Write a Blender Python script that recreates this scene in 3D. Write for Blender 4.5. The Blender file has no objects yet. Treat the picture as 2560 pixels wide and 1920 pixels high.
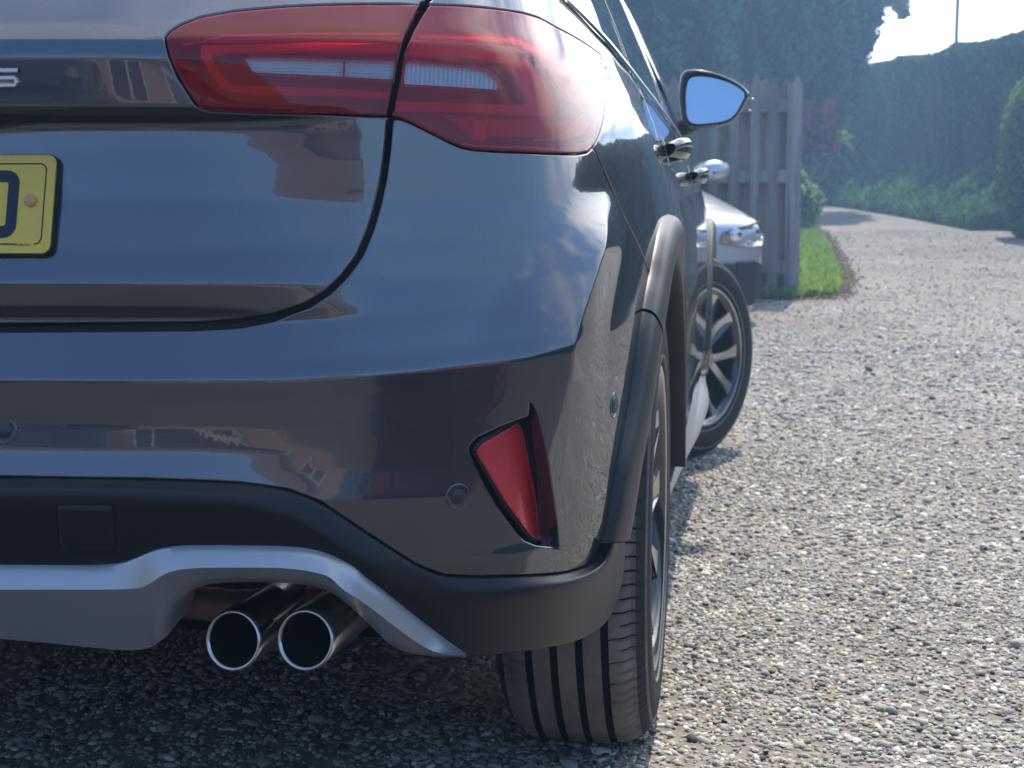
import bpy, bmesh, math, random
import numpy as np
from math import radians, sin, cos, pi, sqrt
from mathutils import Vector, Matrix
from mathutils.geometry import delaunay_2d_cdt
random.seed(7); rng = np.random.default_rng(7)
S = bpy.context.scene
COL = S.collection

# ------------------------------------------------------------------ camera
F = 3700.0; CX, CY = 1280.0, 960.0           # the photograph is 2560 x 1920
YAW, PIT = radians(8.76), radians(6.33)
CAM = np.array([.99, -2.2, .78])
FW = np.array([-sin(YAW)*cos(PIT), cos(YAW)*cos(PIT), -sin(PIT)])
RT = np.array([cos(YAW), sin(YAW), 0.]); UP = np.cross(RT, FW)
cd = bpy.data.cameras.new('camera'); co = bpy.data.objects.new('camera', cd); COL.objects.link(co)
co.matrix_world = Matrix(((RT[0], UP[0], -FW[0], CAM[0]), (RT[1], UP[1], -FW[1], CAM[1]), (RT[2], UP[2], -FW[2], CAM[2]), (0, 0, 0, 1)))
cd.sensor_width = 36; cd.lens = 36*F/2560; cd.clip_start = .05; cd.clip_end = 3000
cd.dof.use_dof = True; cd.dof.focus_distance = 1.75; cd.dof.aperture_fstop = 13
S.camera = co

# ------------------------------------------------------------------ light
SUN_EL, SUN_AZ = radians(57), radians(8)      # azimuth: clockwise from the car's forward axis (+Y)
w = bpy.data.worlds.new("World"); S.world = w; w.use_nodes = True
nt = w.node_tree; N = nt.nodes; L = nt.links
for n in list(N): N.remove(n)
out = N.new('ShaderNodeOutputWorld'); bg = N.new('ShaderNodeBackground')
sky = N.new('ShaderNodeTexSky'); sky.sky_type = 'NISHITA'; sky.sun_disc = False
sky.sun_elevation = SUN_EL; sky.sun_rotation = SUN_AZ; sky.air_density = 1.0; sky.dust_density = .25; sky.ozone_density = 4.5
bg.inputs['Strength'].default_value = .15
tc = N.new('ShaderNodeTexCoord')
sep = N.new('ShaderNodeSeparateXYZ'); L.new(tc.outputs['Generated'], sep.inputs[0])
# clouds laid on a flat layer high above: direction / (z + .12)
def wm(op, a, b=None, c=None):
    m = N.new('ShaderNodeMath'); m.operation = op
    for i, v in enumerate((a, b, c)):
        if v is None: continue
        if isinstance(v, (int, float)): m.inputs[i].default_value = v
        else: L.new(v, m.inputs[i])
    return m.outputs[0]
zc_ = wm('ADD', wm('MAXIMUM', sep.outputs[2], 0.0), .13)
cmb = N.new('ShaderNodeCombineXYZ')
L.new(wm('DIVIDE', sep.outputs[0], zc_), cmb.inputs[0]); L.new(wm('DIVIDE', sep.outputs[1], zc_), cmb.inputs[1])
mp = N.new('ShaderNodeMapping'); mp.inputs['Location'].default_value = (5.3, 2.2, 0); mp.inputs['Scale'].default_value = (.55, 1.15, 1)
mp.inputs['Rotation'].default_value = (0, 0, .5)
L.new(cmb.outputs[0], mp.inputs[0])
nz = N.new('ShaderNodeTexNoise'); nz.inputs['Scale'].default_value = 1.1; nz.inputs['Detail'].default_value = 7; nz.inputs['Roughness'].default_value = .58
L.new(mp.outputs[0], nz.inputs['Vector'])
# the hazy bright side of the sky round the sun holds more cloud
dt = N.new('ShaderNodeVectorMath'); dt.operation = 'DOT_PRODUCT'
L.new(tc.outputs['Generated'], dt.inputs[0]); dt.inputs[1].default_value = (sin(SUN_AZ)*.78, cos(SUN_AZ)*.78, .34)
bias = wm('MULTIPLY', dt.outputs['Value'], .33)
ramp = N.new('ShaderNodeMapRange'); ramp.interpolation_type = 'SMOOTHSTEP'
ramp.inputs['From Min'].default_value = .57; ramp.inputs['From Max'].default_value = .77
L.new(wm('ADD', nz.outputs['Fac'], bias), ramp.inputs['Value'])
gl = wm('POWER', wm('MAXIMUM', dt.outputs['Value'], 0.0), 3.0)
cb = wm('ADD', wm('MULTIPLY', gl, 24.0), 4.5)
ccol = N.new('ShaderNodeVectorMath'); ccol.operation = 'SCALE'; ccol.inputs[0].default_value = (1, .99, .98); L.new(cb, ccol.inputs['Scale'])
mx = N.new('ShaderNodeMix'); mx.data_type = 'RGBA'
L.new(ramp.outputs[0], mx.inputs[0]); hs_ = N.new('ShaderNodeHueSaturation'); hs_.inputs['Saturation'].default_value = 1.05; L.new(sky.outputs[0], hs_.inputs['Color']); L.new(hs_.outputs[0], mx.inputs[6]); L.new(ccol.outputs[0], mx.inputs[7])
L.new(mx.outputs[2], bg.inputs['Color']); L.new(bg.outputs[0], out.inputs[0])
sl = bpy.data.lights.new('sun', 'SUN'); sl.energy = 3.0; sl.angle = radians(.53); sl.color = (1, .91, .79)
so = bpy.data.objects.new('sun', sl); COL.objects.link(so)
sd = Vector((sin(SUN_AZ)*cos(SUN_EL), cos(SUN_AZ)*cos(SUN_EL), sin(SUN_EL)))
so.rotation_euler = sd.to_track_quat('Z', 'Y').to_euler(); so.location = (0, 0, 30)
S.view_settings.view_transform = 'Standard'; S.view_settings.look = 'None'
S.view_settings.exposure = 1.02; S.view_settings.gamma = 1; S.view_settings.use_curve_mapping = False
S.cycles.max_bounces = 8; S.cycles.transparent_max_bounces = 24; S.cycles.use_denoising = True
S.cycles.sample_clamp_indirect = 6; S.cycles.caustics_reflective = False; S.cycles.caustics_refractive = False

# ------------------------------------------------------------------ materials
def node_mat(name):
    m = bpy.data.materials.new(name); m.use_nodes = True
    t = m.node_tree; p = t.nodes['Principled BSDF']; return m, t, p
def noise(t, scale, detail=4, rough=.55, coord='Object', vec=None):
    n = t.nodes.new('ShaderNodeTexNoise'); n.inputs['Scale'].default_value = scale; n.inputs['Detail'].default_value = detail
    n.inputs['Roughness'].default_value = rough
    if vec is None:
        c = t.nodes.new('ShaderNodeTexCoord'); vec = c.outputs[coord]
    t.links.new(vec, n.inputs['Vector']); return n
def cramp(t, fac, stops):
    r = t.nodes.new('ShaderNodeValToRGB'); e = r.color_ramp.elements
    while len(e) < len(stops): e.new(.5)
    for el, (p, c) in zip(e, stops): el.position = p; el.color = (*c, 1)
    t.links.new(fac, r.inputs[0]); return r
def bump(t, p, h, strength, dist=.01, prev=None):
    b = t.nodes.new('ShaderNodeBump'); b.inputs['Strength'].default_value = strength; b.inputs['Distance'].default_value = dist
    t.links.new(h, b.inputs['Height'])
    if prev is not None: t.links.new(prev, b.inputs['Normal'])
    t.links.new(b.outputs[0], p.inputs['Normal']); return b.outputs[0]
def mat(name, col, rough=.5, metal=0, coat=0, var=0, vscale=8, bmp=0, bscale=200, spec=.5, trans=0, ior=1.45, emit=None, coatr=.03, bdist=.002):
    m, t, p = node_mat(name)
    p.inputs['Roughness'].default_value = rough; p.inputs['Metallic'].default_value = metal
    p.inputs['Coat Weight'].default_value = coat; p.inputs['Coat Roughness'].default_value = coatr
    p.inputs['Specular IOR Level'].default_value = spec; p.inputs['Transmission Weight'].default_value = trans
    p.inputs['IOR'].default_value = ior
    n = noise(t, vscale, 5)
    a = tuple(max(0, c*(1-var)) for c in col); b = tuple(c*(1+var) for c in col)
    r = cramp(t, n.outputs['Fac'], [(.3, a), (.7, b)]); t.links.new(r.outputs[0], p.inputs['Base Color'])
    if bmp:
        n2 = noise(t, bscale, 3); bump(t, p, n2.outputs['Fac'], bmp, bdist)
    if emit: p.inputs['Emission Color'].default_value = (*emit[0], 1); p.inputs['Emission Strength'].default_value = emit[1]
    return m
M = {}
def paint(name, col, metal=.6, rough=.38, dust=.10):
    m, t, p = node_mat(name)
    p.inputs['Metallic'].default_value = metal; p.inputs['Roughness'].default_value = rough
    p.inputs['Coat Weight'].default_value = 1; p.inputs['Coat Roughness'].default_value = .012; p.inputs['Coat IOR'].default_value = 1.82; p.inputs['Specular Tint'].default_value = (.15, .15, .17, 1)
    n = noise(t, 1400, 2)
    r = cramp(t, n.outputs['Fac'], [(.35, tuple(c*.75 for c in col)), (.7, tuple(c*1.35 for c in col))])
    # a thin uneven film of road dust on the lacquer
    d = noise(t, 5, 6, .65)
    dr = cramp(t, d.outputs['Fac'], [(.45, (0, 0, 0)), (.8, (1, 1, 1))])
    mm = t.nodes.new('ShaderNodeMix'); mm.data_type = 'RGBA'
    sc = t.nodes.new('ShaderNodeMath'); sc.operation = 'MULTIPLY'; sc.inputs[1].default_value = dust; t.links.new(dr.outputs[0], sc.inputs[0])
    t.links.new(sc.outputs[0], mm.inputs[0]); t.links.new(r.outputs[0], mm.inputs[6]); mm.inputs[7].default_value = (.32, .29, .25, 1)
    t.links.new(mm.outputs[2], p.inputs['Base Color'])
    cr = t.nodes.new('ShaderNodeMapRange'); cr.inputs['To Min'].default_value = .008; cr.inputs['To Max'].default_value = .05
    t.links.new(d.outputs['Fac'], cr.inputs['Value']); t.links.new(cr.outputs[0], p.inputs['Coat Roughness'])
    # orange peel
    o = noise(t, 160, 1); b = t.nodes.new('ShaderNodeBump'); b.inputs['Strength'].default_value = .014; b.inputs['Distance'].default_value = .001
    t.links.new(o.outputs['Fac'], b.inputs['Height']); t.links.new(b.outputs[0], p.inputs['Coat Normal'])
    return m
M['paint'] = paint('grey_metallic_paint', (.094, .099, .114), .75, .24)
M['white_paint'] = paint('silver_white_paint', (.55, .56, .58), .5, .4)
M['red_paint'] = paint('red_paint', (.30, .012, .014), .2, .4)
M['dark_paint'] = paint('dark_blue_paint', (.02, .025, .04), .5, .4)
M['cladding'] = mat('cladding_plastic', (.014, .0145, .017), .42, var=.15, vscale=12, bmp=.25, bscale=900, bdist=.0006, spec=.45)
M['flare'] = mat('arch_plastic', (.024, .0245, .026), .42, var=.12, vscale=9, bmp=.3, bscale=1200, bdist=.0006)
M['silver'] = mat('satin_silver', (.50, .50, .50), .38, .45, var=.05, vscale=5, bmp=.05, bscale=900, coat=.3)
M['sillsilver'] = mat('sill_silver', (.46, .47, .48), .4, .3, var=.05, vscale=5)
M['chrome'] = mat('chrome', (.75, .76, .78), .06, 1)
M['exhaust'] = mat('polished_steel', (.55, .53, .51), .2, 1, var=.15, vscale=30, bmp=.03, bscale=60)
M['rust'] = mat('rusted_pipe', (.23, .14, .08), .65, .3, var=.5, vscale=35, bmp=.3, bscale=120)
M['soot_shade'] = mat('soot_shade', (.006, .006, .006), .95, spec=.1)  # soot in the bores; on underbody, silencer and liner wall, shade put into colour
M['black'] = mat('satin_black', (.012, .012, .013), .5, var=.1)
M['gloss'] = mat('gloss_black', (.008, .008, .009), .12, coat=1)
M['rubber'] = mat('rubber', (.022, .022, .023), .75, var=.2, vscale=25, bmp=.25, bscale=500, bdist=.0008, spec=.3)
M['glass'] = mat('tinted_glass', (.012, .014, .014), .03, coat=1, spec=.8)
M['mirror'] = mat('mirror_glass', (.50, .57, .66), .01, 1)
M['machined'] = mat('machined_alloy', (.60, .59, .57), .28, .9, var=.06, vscale=20)
M['rimblack'] = mat('rim_black', (.015, .016, .018), .25, coat=.8)
M['trimsilver'] = mat('bright_trim', (.6, .6, .6), .2, 1)
M['yellow'] = mat('plate_yellow', (.90, .60, .05), .35, var=.03, vscale=60, bmp=.05, bscale=700, coat=.4, coatr=.1)
M['ink'] = mat('plate_ink', (.008, .012, .03), .4)
M['cap'] = mat('screw_cap', (.72, .40, .18), .45)
M['sensor'] = mat('sensor_face', (.06, .062, .07), .4, .3)
M['wood'] = None

M['groove'] = mat('tyre_groove', (.010, .010, .011), .9, spec=.15)
def tyre_mat():
    m, t, p = node_mat('tyre_rubber')
    p.inputs['Roughness'].default_value = .8; p.inputs['Specular IOR Level'].default_value = .25
    n = noise(t, 14, 6, .65); r = cramp(t, n.outputs['Fac'], [(.35, (.14, .128, .118)), (.75, (.26, .235, .21))])
    t.links.new(r.outputs[0], p.inputs['Base Color'])
    n2 = noise(t, 700, 3); bump(t, p, n2.outputs['Fac'], .3, .0006); return m
M['tyre'] = tyre_mat()

def lens_mat(name, tint, rough=.01, milk=0):
    """thin coloured clear plastic: what passes is tinted, the face mirrors as acrylic does"""
    m = bpy.data.materials.new(name); m.use_nodes = True; t = m.node_tree
    for n in list(t.nodes): t.nodes.remove(n)
    o = t.nodes.new('ShaderNodeOutputMaterial'); mixs = t.nodes.new('ShaderNodeMixShader')
    tr = t.nodes.new('ShaderNodeBsdfTransparent'); g = t.nodes.new('ShaderNodeBsdfGlossy'); fr = t.nodes.new('ShaderNodeFresnel')
    tr.inputs[0].default_value = (*tint, 1); g.inputs['Roughness'].default_value = rough; g.inputs[0].default_value = (1, 1, 1, 1); fr.inputs[0].default_value = 1.47
    nn = noise(t, 30, 2); b = t.nodes.new('ShaderNodeBump'); b.inputs['Strength'].default_value = .03; b.inputs['Distance'].default_value = .002
    t.links.new(nn.outputs['Fac'], b.inputs['Height']); t.links.new(b.outputs[0], g.inputs['Normal'])
    body_ = tr.outputs[0]
    if milk:
        df = t.nodes.new('ShaderNodeBsdfDiffuse'); df.inputs[0].default_value = (1.0, .012, .03, 1); tl = t.nodes.new('ShaderNodeBsdfTranslucent'); tl.inputs[0].default_value = (.95, .10, .14, 1)
        a1 = t.nodes.new('ShaderNodeMixShader'); a1.inputs[0].default_value = .4; t.links.new(df.outputs[0], a1.inputs[1]); t.links.new(tl.outputs[0], a1.inputs[2])
        a2 = t.nodes.new('ShaderNodeMixShader'); a2.inputs[0].default_value = milk; t.links.new(tr.outputs[0], a2.inputs[1]); t.links.new(a1.outputs[0], a2.inputs[2]); body_ = a2.outputs[0]
    t.links.new(fr.outputs[0], mixs.inputs[0]); t.links.new(body_, mixs.inputs[1]); t.links.new(g.outputs[0], mixs.inputs[2])
    t.links.new(mixs.outputs[0], o.inputs[0]); return m
M['redlens'] = lens_mat('red_lens', (.99, .075, .10), milk=.24)
M['clearlens'] = lens_mat('clear_lens', (.9, .92, .95))
M['lamp_dark'] = mat('lamp_housing', (.30, .06, .08), .3, .2, var=.2)
M['lamp_red'] = mat('lamp_red_guide', (1.0, .62, .62), .4, .0, var=.08)
M['lamp_pipe'] = mat('lamp_light_pipe', (.95, .55, .55), .25, 0)
M['lamp_pink'] = mat('lamp_satin', (.95, .88, .9), .22, 1, var=.1)
M['amber'] = mat('amber_bulb', (1.0, .42, .03), .35)
def ribbed(name, col, scale, metal=.6, axis=2, amt=.35):
    m, t, p = node_mat(name); p.inputs['Metallic'].default_value = metal; p.inputs['Roughness'].default_value = .22
    p.inputs['Base Color'].default_value = (*col, 1)
    c = t.nodes.new('ShaderNodeTexCoord'); s = t.nodes.new('ShaderNodeSeparateXYZ'); t.links.new(c.outputs['Object'], s.inputs[0])
    ma = t.nodes.new('ShaderNodeMath'); ma.operation = 'MULTIPLY'; ma.inputs[1].default_value = scale; t.links.new(s.outputs[axis], ma.inputs[0])
    mb = t.nodes.new('ShaderNodeMath'); mb.operation = 'SINE'; t.links.new(ma.outputs[0], mb.inputs[0])
    bump(t, p, mb.outputs[0], amt, .002); return m
M['optic'] = ribbed('ribbed_optic', (.9, .92, .95), 2000, .1)
M['optic_x'] = ribbed('faceted_optic', (.9, .92, .95), 1500, .1, 0)
def reflector_mat():
    m, t, p = node_mat('prismatic_reflector')
    p.inputs['Roughness'].default_value = .3; p.inputs['Coat Weight'].default_value = .8; p.inputs['Coat Roughness'].default_value = .05
    v = t.nodes.new('ShaderNodeTexVoronoi'); v.inputs['Scale'].default_value = 420; v.inputs['Randomness'].default_value = .15
    c = t.nodes.new('ShaderNodeTexCoord'); t.links.new(c.outputs['Object'], v.inputs['Vector'])
    r = cramp(t, v.outputs['Distance'], [(.0, (.9, .03, .04)), (.9, (.42, .012, .018))]); t.links.new(r.outputs[0], p.inputs['Base Color'])
    bump(t, p, v.outputs['Distance'], .5, .001); return m
M['reflector'] = reflector_mat()
M['lamp_reflex'] = reflector_mat()

# ------------------------------------------------------------------ object helpers
def link(o, parent=None):
    COL.objects.link(o)
    if parent is not None: o.parent = parent
    return o
def props(o, label=None, category=None, group=None, kind=None):
    for k, v in (('label', label), ('category', category), ('group', group), ('kind', kind)):
        if v: o[k] = v
    return o
def empty(name, loc=(0, 0, 0), rz=0, parent=None):
    o = bpy.data.objects.new(name, None); o.location = loc; o.rotation_euler = (0, 0, rz); o.empty_display_size = .2
    return link(o, parent)
def mesh(name, V, Fc, m, parent=None, smooth=True, normals=None, mats=None, fm=None):
    me = bpy.data.meshes.new(name); V = np.asarray(V, float)
    me.from_pydata(V.tolist(), [], [list(map(int, f)) for f in Fc]); me.update()
    for q in (mats or [m]): me.materials.append(q)
    if fm is not None: me.polygons.foreach_set('material_index', np.asarray(fm, dtype=np.int32))
    me.polygons.foreach_set('use_smooth', np.full(len(me.polygons), bool(smooth)))
    if normals is not None: me.normals_split_custom_set_from_vertices([tuple(n) for n in normals])
    me.update()
    return link(bpy.data.objects.new(name, me), parent)
def bigmesh(name, V, T, m, parent=None, smooth=False, k=3, col=None):
    """fast numpy mesh: V (n,3), T (m,k)"""
    me = bpy.data.meshes.new(name); V = np.ascontiguousarray(V, dtype=np.float32); T = np.ascontiguousarray(T, dtype=np.int32)
    me.vertices.add(len(V)); me.vertices.foreach_set('co', V.ravel())
    me.loops.add(T.size); me.loops.foreach_set('vertex_index', T.ravel())
    me.polygons.add(len(T)); me.polygons.foreach_set('loop_start', np.arange(0, T.size, k, dtype=np.int32))
    me.polygons.foreach_set('loop_total', np.full(len(T), k, dtype=np.int32))
    me.polygons.foreach_set('use_smooth', np.full(len(T), bool(smooth)))
    me.update(calc_edges=True)
    if col is not None:
        a = me.color_attributes.new('tone', 'FLOAT_COLOR', 'POINT'); a.data.foreach_set('color', np.ascontiguousarray(col, dtype=np.float32).ravel())
    me.materials.append(m)
    return link(bpy.data.objects.new(name, me), parent)
def grid(name, P, m, parent=None, closed_u=False, closed_v=False, smooth=True, flip=False, caps=False):
    P = np.asarray(P, float); nu, nv = P.shape[:2]; Fc = []
    for i in range(nu if closed_u else nu-1):
        for j in range(nv if closed_v else nv-1):
            a, b = i*nv+j, i*nv+(j+1) % nv; c, d = ((i+1) % nu)*nv+(j+1) % nv, ((i+1) % nu)*nv+j
            Fc.append((a, d, c, b) if flip else (a, b, c, d))
    if caps: Fc.append([i*nv for i in range(nu)]); Fc.append([i*nv+nv-1 for i in range(nu)][::-1])
    return mesh(name, P.reshape(-1, 3), Fc, m, parent, smooth)
def box(name, a, b, m, parent=None, bev=0, rot=None):
    bm = bmesh.new(); bmesh.ops.create_cube(bm, size=1)
    for v in bm.verts: v.co = Vector([(a[i]+b[i])/2+v.co[i]*(b[i]-a[i]) for i in range(3)])
    if bev: bmesh.ops.bevel(bm, geom=bm.edges[:], offset=bev, segments=2, affect='EDGES', profile=.6)
    if rot is not None: bm.transform(rot)
    me = bpy.data.meshes.new(name); bm.to_mesh(me); bm.free(); me.materials.append(m)
    return link(bpy.data.objects.new(name, me), parent)
def tube(name, pts, r, m, parent=None, n=16, caps=True):
    pts = np.asarray(pts, float); rr = np.broadcast_to(np.asarray(r, float), (len(pts),)); P = []
    t0 = np.gradient(pts, axis=0); u = None
    for p, t, q in zip(pts, t0, rr):
        t = t/np.linalg.norm(t)
        if u is None: u = np.cross(t, [0, 0, 1.]) if abs(t[2]) < .9 else np.cross(t, [1., 0, 0])
        u = u-t*(u@t); u /= np.linalg.norm(u); v = np.cross(t, u)
        P.append([p+q*(cos(a)*u+sin(a)*v) for a in np.linspace(0, 2*pi, n, endpoint=False)])
    o = grid(name, P, m, parent, closed_v=True)
    return o
def smoothstep(a, b, x): t = np.clip((x-a)/(b-a), 0, 1); return t*t*(3-2*t)

# ------------------------------------------------------------------ the skin of the near car: a surface over (s, z)
# s = length round the plan outline from the middle of the tail, z = height
CP = np.array([(-.6, -.765), (-.4, -.808), (-.2, -.828), (0, -.835), (.2, -.828), (.4, -.808), (.6, -.765), (.7, -.725), (.78, -.665), (.82, -.60), (.845, -.5), (.865, -.38), (.885, -.2), (.893, 0),
               (.897, .4), (.9, 1.0), (.9, 1.9), (.895, 2.6), (.86, 3.05), (.78, 3.32), (.6, 3.48), (.3, 3.54), (0, 3.56), (-.3, 3.54)])
def densify(P, step):
    o = [P[0]]
    for a, b in zip(P[:-1], P[1:]):
        k = max(1, int(math.ceil(np.linalg.norm(b-a)/step))); o += [a+(b-a)*i/k for i in range(1, k+1)]
    return np.array(o)
def gsmooth(a, sig):
    n = int(4*sig)+1; k = np.exp(-.5*(np.arange(-n, n+1)/sig)**2); k /= k.sum()
    p = np.concatenate([2*a[:1]-a[n:0:-1], a, 2*a[-1:]-a[-2:-n-2:-1]])
    return np.convolve(p, k, 'valid')
_c = densify(CP, .004)
_c = np.stack([gsmooth(_c[:, 0], 9), gsmooth(_c[:, 1], 9)], 1)
_l = np.concatenate([[0], np.cumsum(np.linalg.norm(np.diff(_c, axis=0), axis=1))])
_i0 = np.argmin(np.abs(_c[:, 0])+(_c[:, 1] > 0)*9)
_l -= _l[_i0]
SEND = _l[np.argmin(np.abs(_c[:, 0])+(_c[:, 1] < 0)*9)]
ZT = np.arange(.1, 1.56, .001)
def table(pts, sig=5):
    p = np.array(pts); return gsmooth(np.interp(ZT, p[:, 0], p[:, 1]), sig)
# inward shift of the tail: at the middle (tailgate with plate recess) and at the corner
TA = table([(.1, .12), (.3, .05), (.43, .0), (.50, -.024), (.52, -.0165), (.55, -.007), (.575, -.0038), (.60, -.0045), (.622, -.006), (.64, .004), (.68, .026), (.692, .016), (.716, .008), (.75, .022), (.80, .036), (.85, .045), (.872, .048), (.882, .044), (.887, .006), (.94, .003), (.955, .008), (.975, .026), (1.0, .052), (1.05, .105), (1.1, .15), (1.3, .36), (1.45, .62), (1.56, .9)], 2.5)
TB = table([(.1, .12), (.3, .05), (.43, -.015), (.50, -.021), (.53, -.0185), (.56, -.018), (.60, -.0185), (.622, -.0195), (.64, -.013), (.68, -.003), (.72, .0055), (.76, .0112), (.80, .0142), (.84, .0146), (.88, .0138), (.94, .0165), (.957, .022), (.975, .036), (1.0, .060), (1.05, .105), (1.1, .15), (1.3, .36), (1.45, .62), (1.56, .9)], 2.5)
KX = table([(.1, .9), (.25, .955), (.35, .985), (.45, .997), (.62, 1), (.75, .997), (.85, .978), (.90, .965), (.95, .945), (1.0, .918), (1.08, .888), (1.285, .79), (1.42, .70), (1.56, .55)], 16)
FR = table([(.1, -.08), (.35, 0), (.55, 0), (.72, -.05), (.80, -.18), (.90, -.62), (.97, -1.1), (1.1, -1.35), (1.3, -1.7), (1.42, -1.95), (1.56, -2.2)], 20)
TC = table([(.1, .855), (.6, .856), (.65, .861), (.677, .873), (.714, .899), (.74, .922), (.79, .978), (.83, 1.02), (1.5, 1.1)], 8)
def lut(T, z): return np.interp(z, ZT, T)
def body(s, z, off=0.):
    """3-D point(s) of the skin; off = distance outward"""
    s, z = np.broadcast_arrays(np.asarray(s, float), np.asarray(z, float))
    sg = np.where(s < 0, -1., 1.); a = np.abs(s)
    def pos(a, z):
        cx = np.interp(a, _l, _c[:, 0]); cy = np.interp(a, _l, _c[:, 1])
        cy = cy+(-.817-cy)*(1-smoothstep(.20, .37, a))*smoothstep(.73, .755, z)*(1-smoothstep(.868, .882, z))*(cy < 0)     # flat seat for the plate
        wB = smoothstep(.42, .66, a); zz = z-np.interp(a, [.55, .6, .7, .8, .86, .9], [0, .003, .009, .017, .028, .03])*(smoothstep(.5, .6, z)*(1-smoothstep(.66, .74, z)))
        ta = lut(TA, zz)
        ry = ta*(1-wB)+lut(TB, zz)*wB
        wr = 1-smoothstep(-.55, .1, cy)*1.0*(z < 2)*np.clip(1-(z-.95)*1.2, 0.0, 1.0)
        wr = np.where(cy > .5, np.clip(1-(cy-.5)/1.2, 0, 1)*wr, wr)
        x = cx*lut(KX, z); y = cy+ry*wr+lut(FR, z)*smoothstep(1.6, 3.3, cy)
        # crease that runs down the rear corner, from below the lamp to the bumper edge
        sc = lut(TC, z)
        am = .021*smoothstep(.82, .74, z)*smoothstep(.40, .66, z)
        t = np.clip(np.abs(a-sc)/.13, 0, 1)
        t = np.sqrt(t*t+.00012); tent = am*np.clip(1-t, 0, 1)**1.5
        x = x+tent*.72; y = y-tent*.72
        # dip beside and above the fog reflector, soft kick of the lower corner
        k = .015*np.exp(-((a-.82)/.09)**2)*smoothstep(.455, .395, z); x = x+k*.3; y = y-k
        return np.stack([x, y, z+0*x], -1)
    p = pos(a, z)
    h = 5e-4
    ds = pos(a+h, z)-pos(a-h, z); dz = pos(a, z+h)-pos(a, z-h)
    n = np.cross(ds, dz); n /= np.linalg.norm(n, axis=-1, keepdims=True)
    if np.any(off): p = p+n*np.asarray(off)[..., None]
    p = p*np.stack([sg, np.ones_like(sg), np.ones_like(sg)], -1); n = n*np.stack([sg, np.ones_like(sg), np.ones_like(sg)], -1)
    return p, n
def proj(p):
    d = np.asarray(p, float)-CAM; z = d@FW
    return np.stack([CX+F*(d@RT)/z, CY-F*(d@UP)/z], -1)
_gs, _gz = np.meshgrid(np.arange(.2, 2.6, .01), np.arange(.26, 1.2, .01), indexing='ij')
_gp, _gn = body(_gs, _gz); _gq = proj(_gp); _face = ((CAM-_gp)*_gn).sum(-1) > 0
def trace(pts, off=0.):
    """(s, z) of the skin where the photograph shows the given points"""
    res = []
    offs = np.broadcast_to(np.asarray(off, float), (len(pts),))
    for (px, py), o in zip(pts, offs):
        d = np.hypot(_gq[..., 0]-px, _gq[..., 1]-py)+(~_face)*60
        i = np.unravel_index(np.argmin(d), d.shape); s, z = _gs[i], _gz[i]; best = (1e9, s, z)
        for _ in range(14):
            S_ = np.array([s, s+1e-4, s]); Z_ = np.array([z, z, z+1e-4])
            q = proj(body(S_, Z_, o+0*S_)[0]); e = np.array([px, py])-q[0]; r = np.hypot(*e)
            if r < best[0]: best = (r, s, z)
            if r < .05: break
            J = np.stack([(q[1]-q[0])/1e-4, (q[2]-q[0])/1e-4], 1)
            st = np.linalg.lstsq(J, e, rcond=1e-3)[0]; st = np.clip(st, -.02, .02); s += st[0]; z += st[1]
        if best[0] > 4: print('trace miss', px, py, best)
        res.append(best[1:])
    return res
def s_at(Y, z):
    """s on the right-hand side where the skin has the given Y"""
    a = np.arange(.75, 4.6, .01); p = body(a, np.full_like(a, z))[0]
    k = np.argmax(p[:, 1] > 3.0) or len(a); return float(np.interp(Y, p[:k, 1], a[:k]))
def side(YZ): return [(s_at(y, z), z) for y, z in YZ]
def catmull(P, n=6):
    P = np.asarray(P, float); o = []
    Q = np.vstack([2*P[0]-P[1], P, 2*P[-1]-P[-2]])
    for i in range(1, len(Q)-2):
        a, b, c, d = Q[i-1:i+3]
        for t in np.arange(n)/n: o.append(.5*(2*b+(c-a)*t+(2*a-5*b+4*c-d)*t*t+(3*b-a-3*c+d)*t**3))
    o.append(P[-1]); return np.array(o)
def inpoly(P, x, y):
    r = np.zeros(x.shape, bool); n = len(P)
    for i in range(n):
        x1, y1 = P[i]; x2, y2 = P[(i+1) % n]
        if y1 == y2: continue
        c = ((y1 > y) != (y2 > y)) & (x < (x2-x1)*(y-y1)/(y2-y1)+x1); r ^= c
    return r
def polyfix(P, step):
    P = np.asarray(P, float); P = np.vstack([P, P[:1]]); P = densify(P, step)[:-1]
    k = np.linalg.norm(P-np.roll(P, 1, 0), axis=1) > step*.12; return P[k]
def area(P): x, y = P[:, 0], P[:, 1]; return .5*np.sum(x*np.roll(y, -1)-y*np.roll(x, -1))
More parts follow.
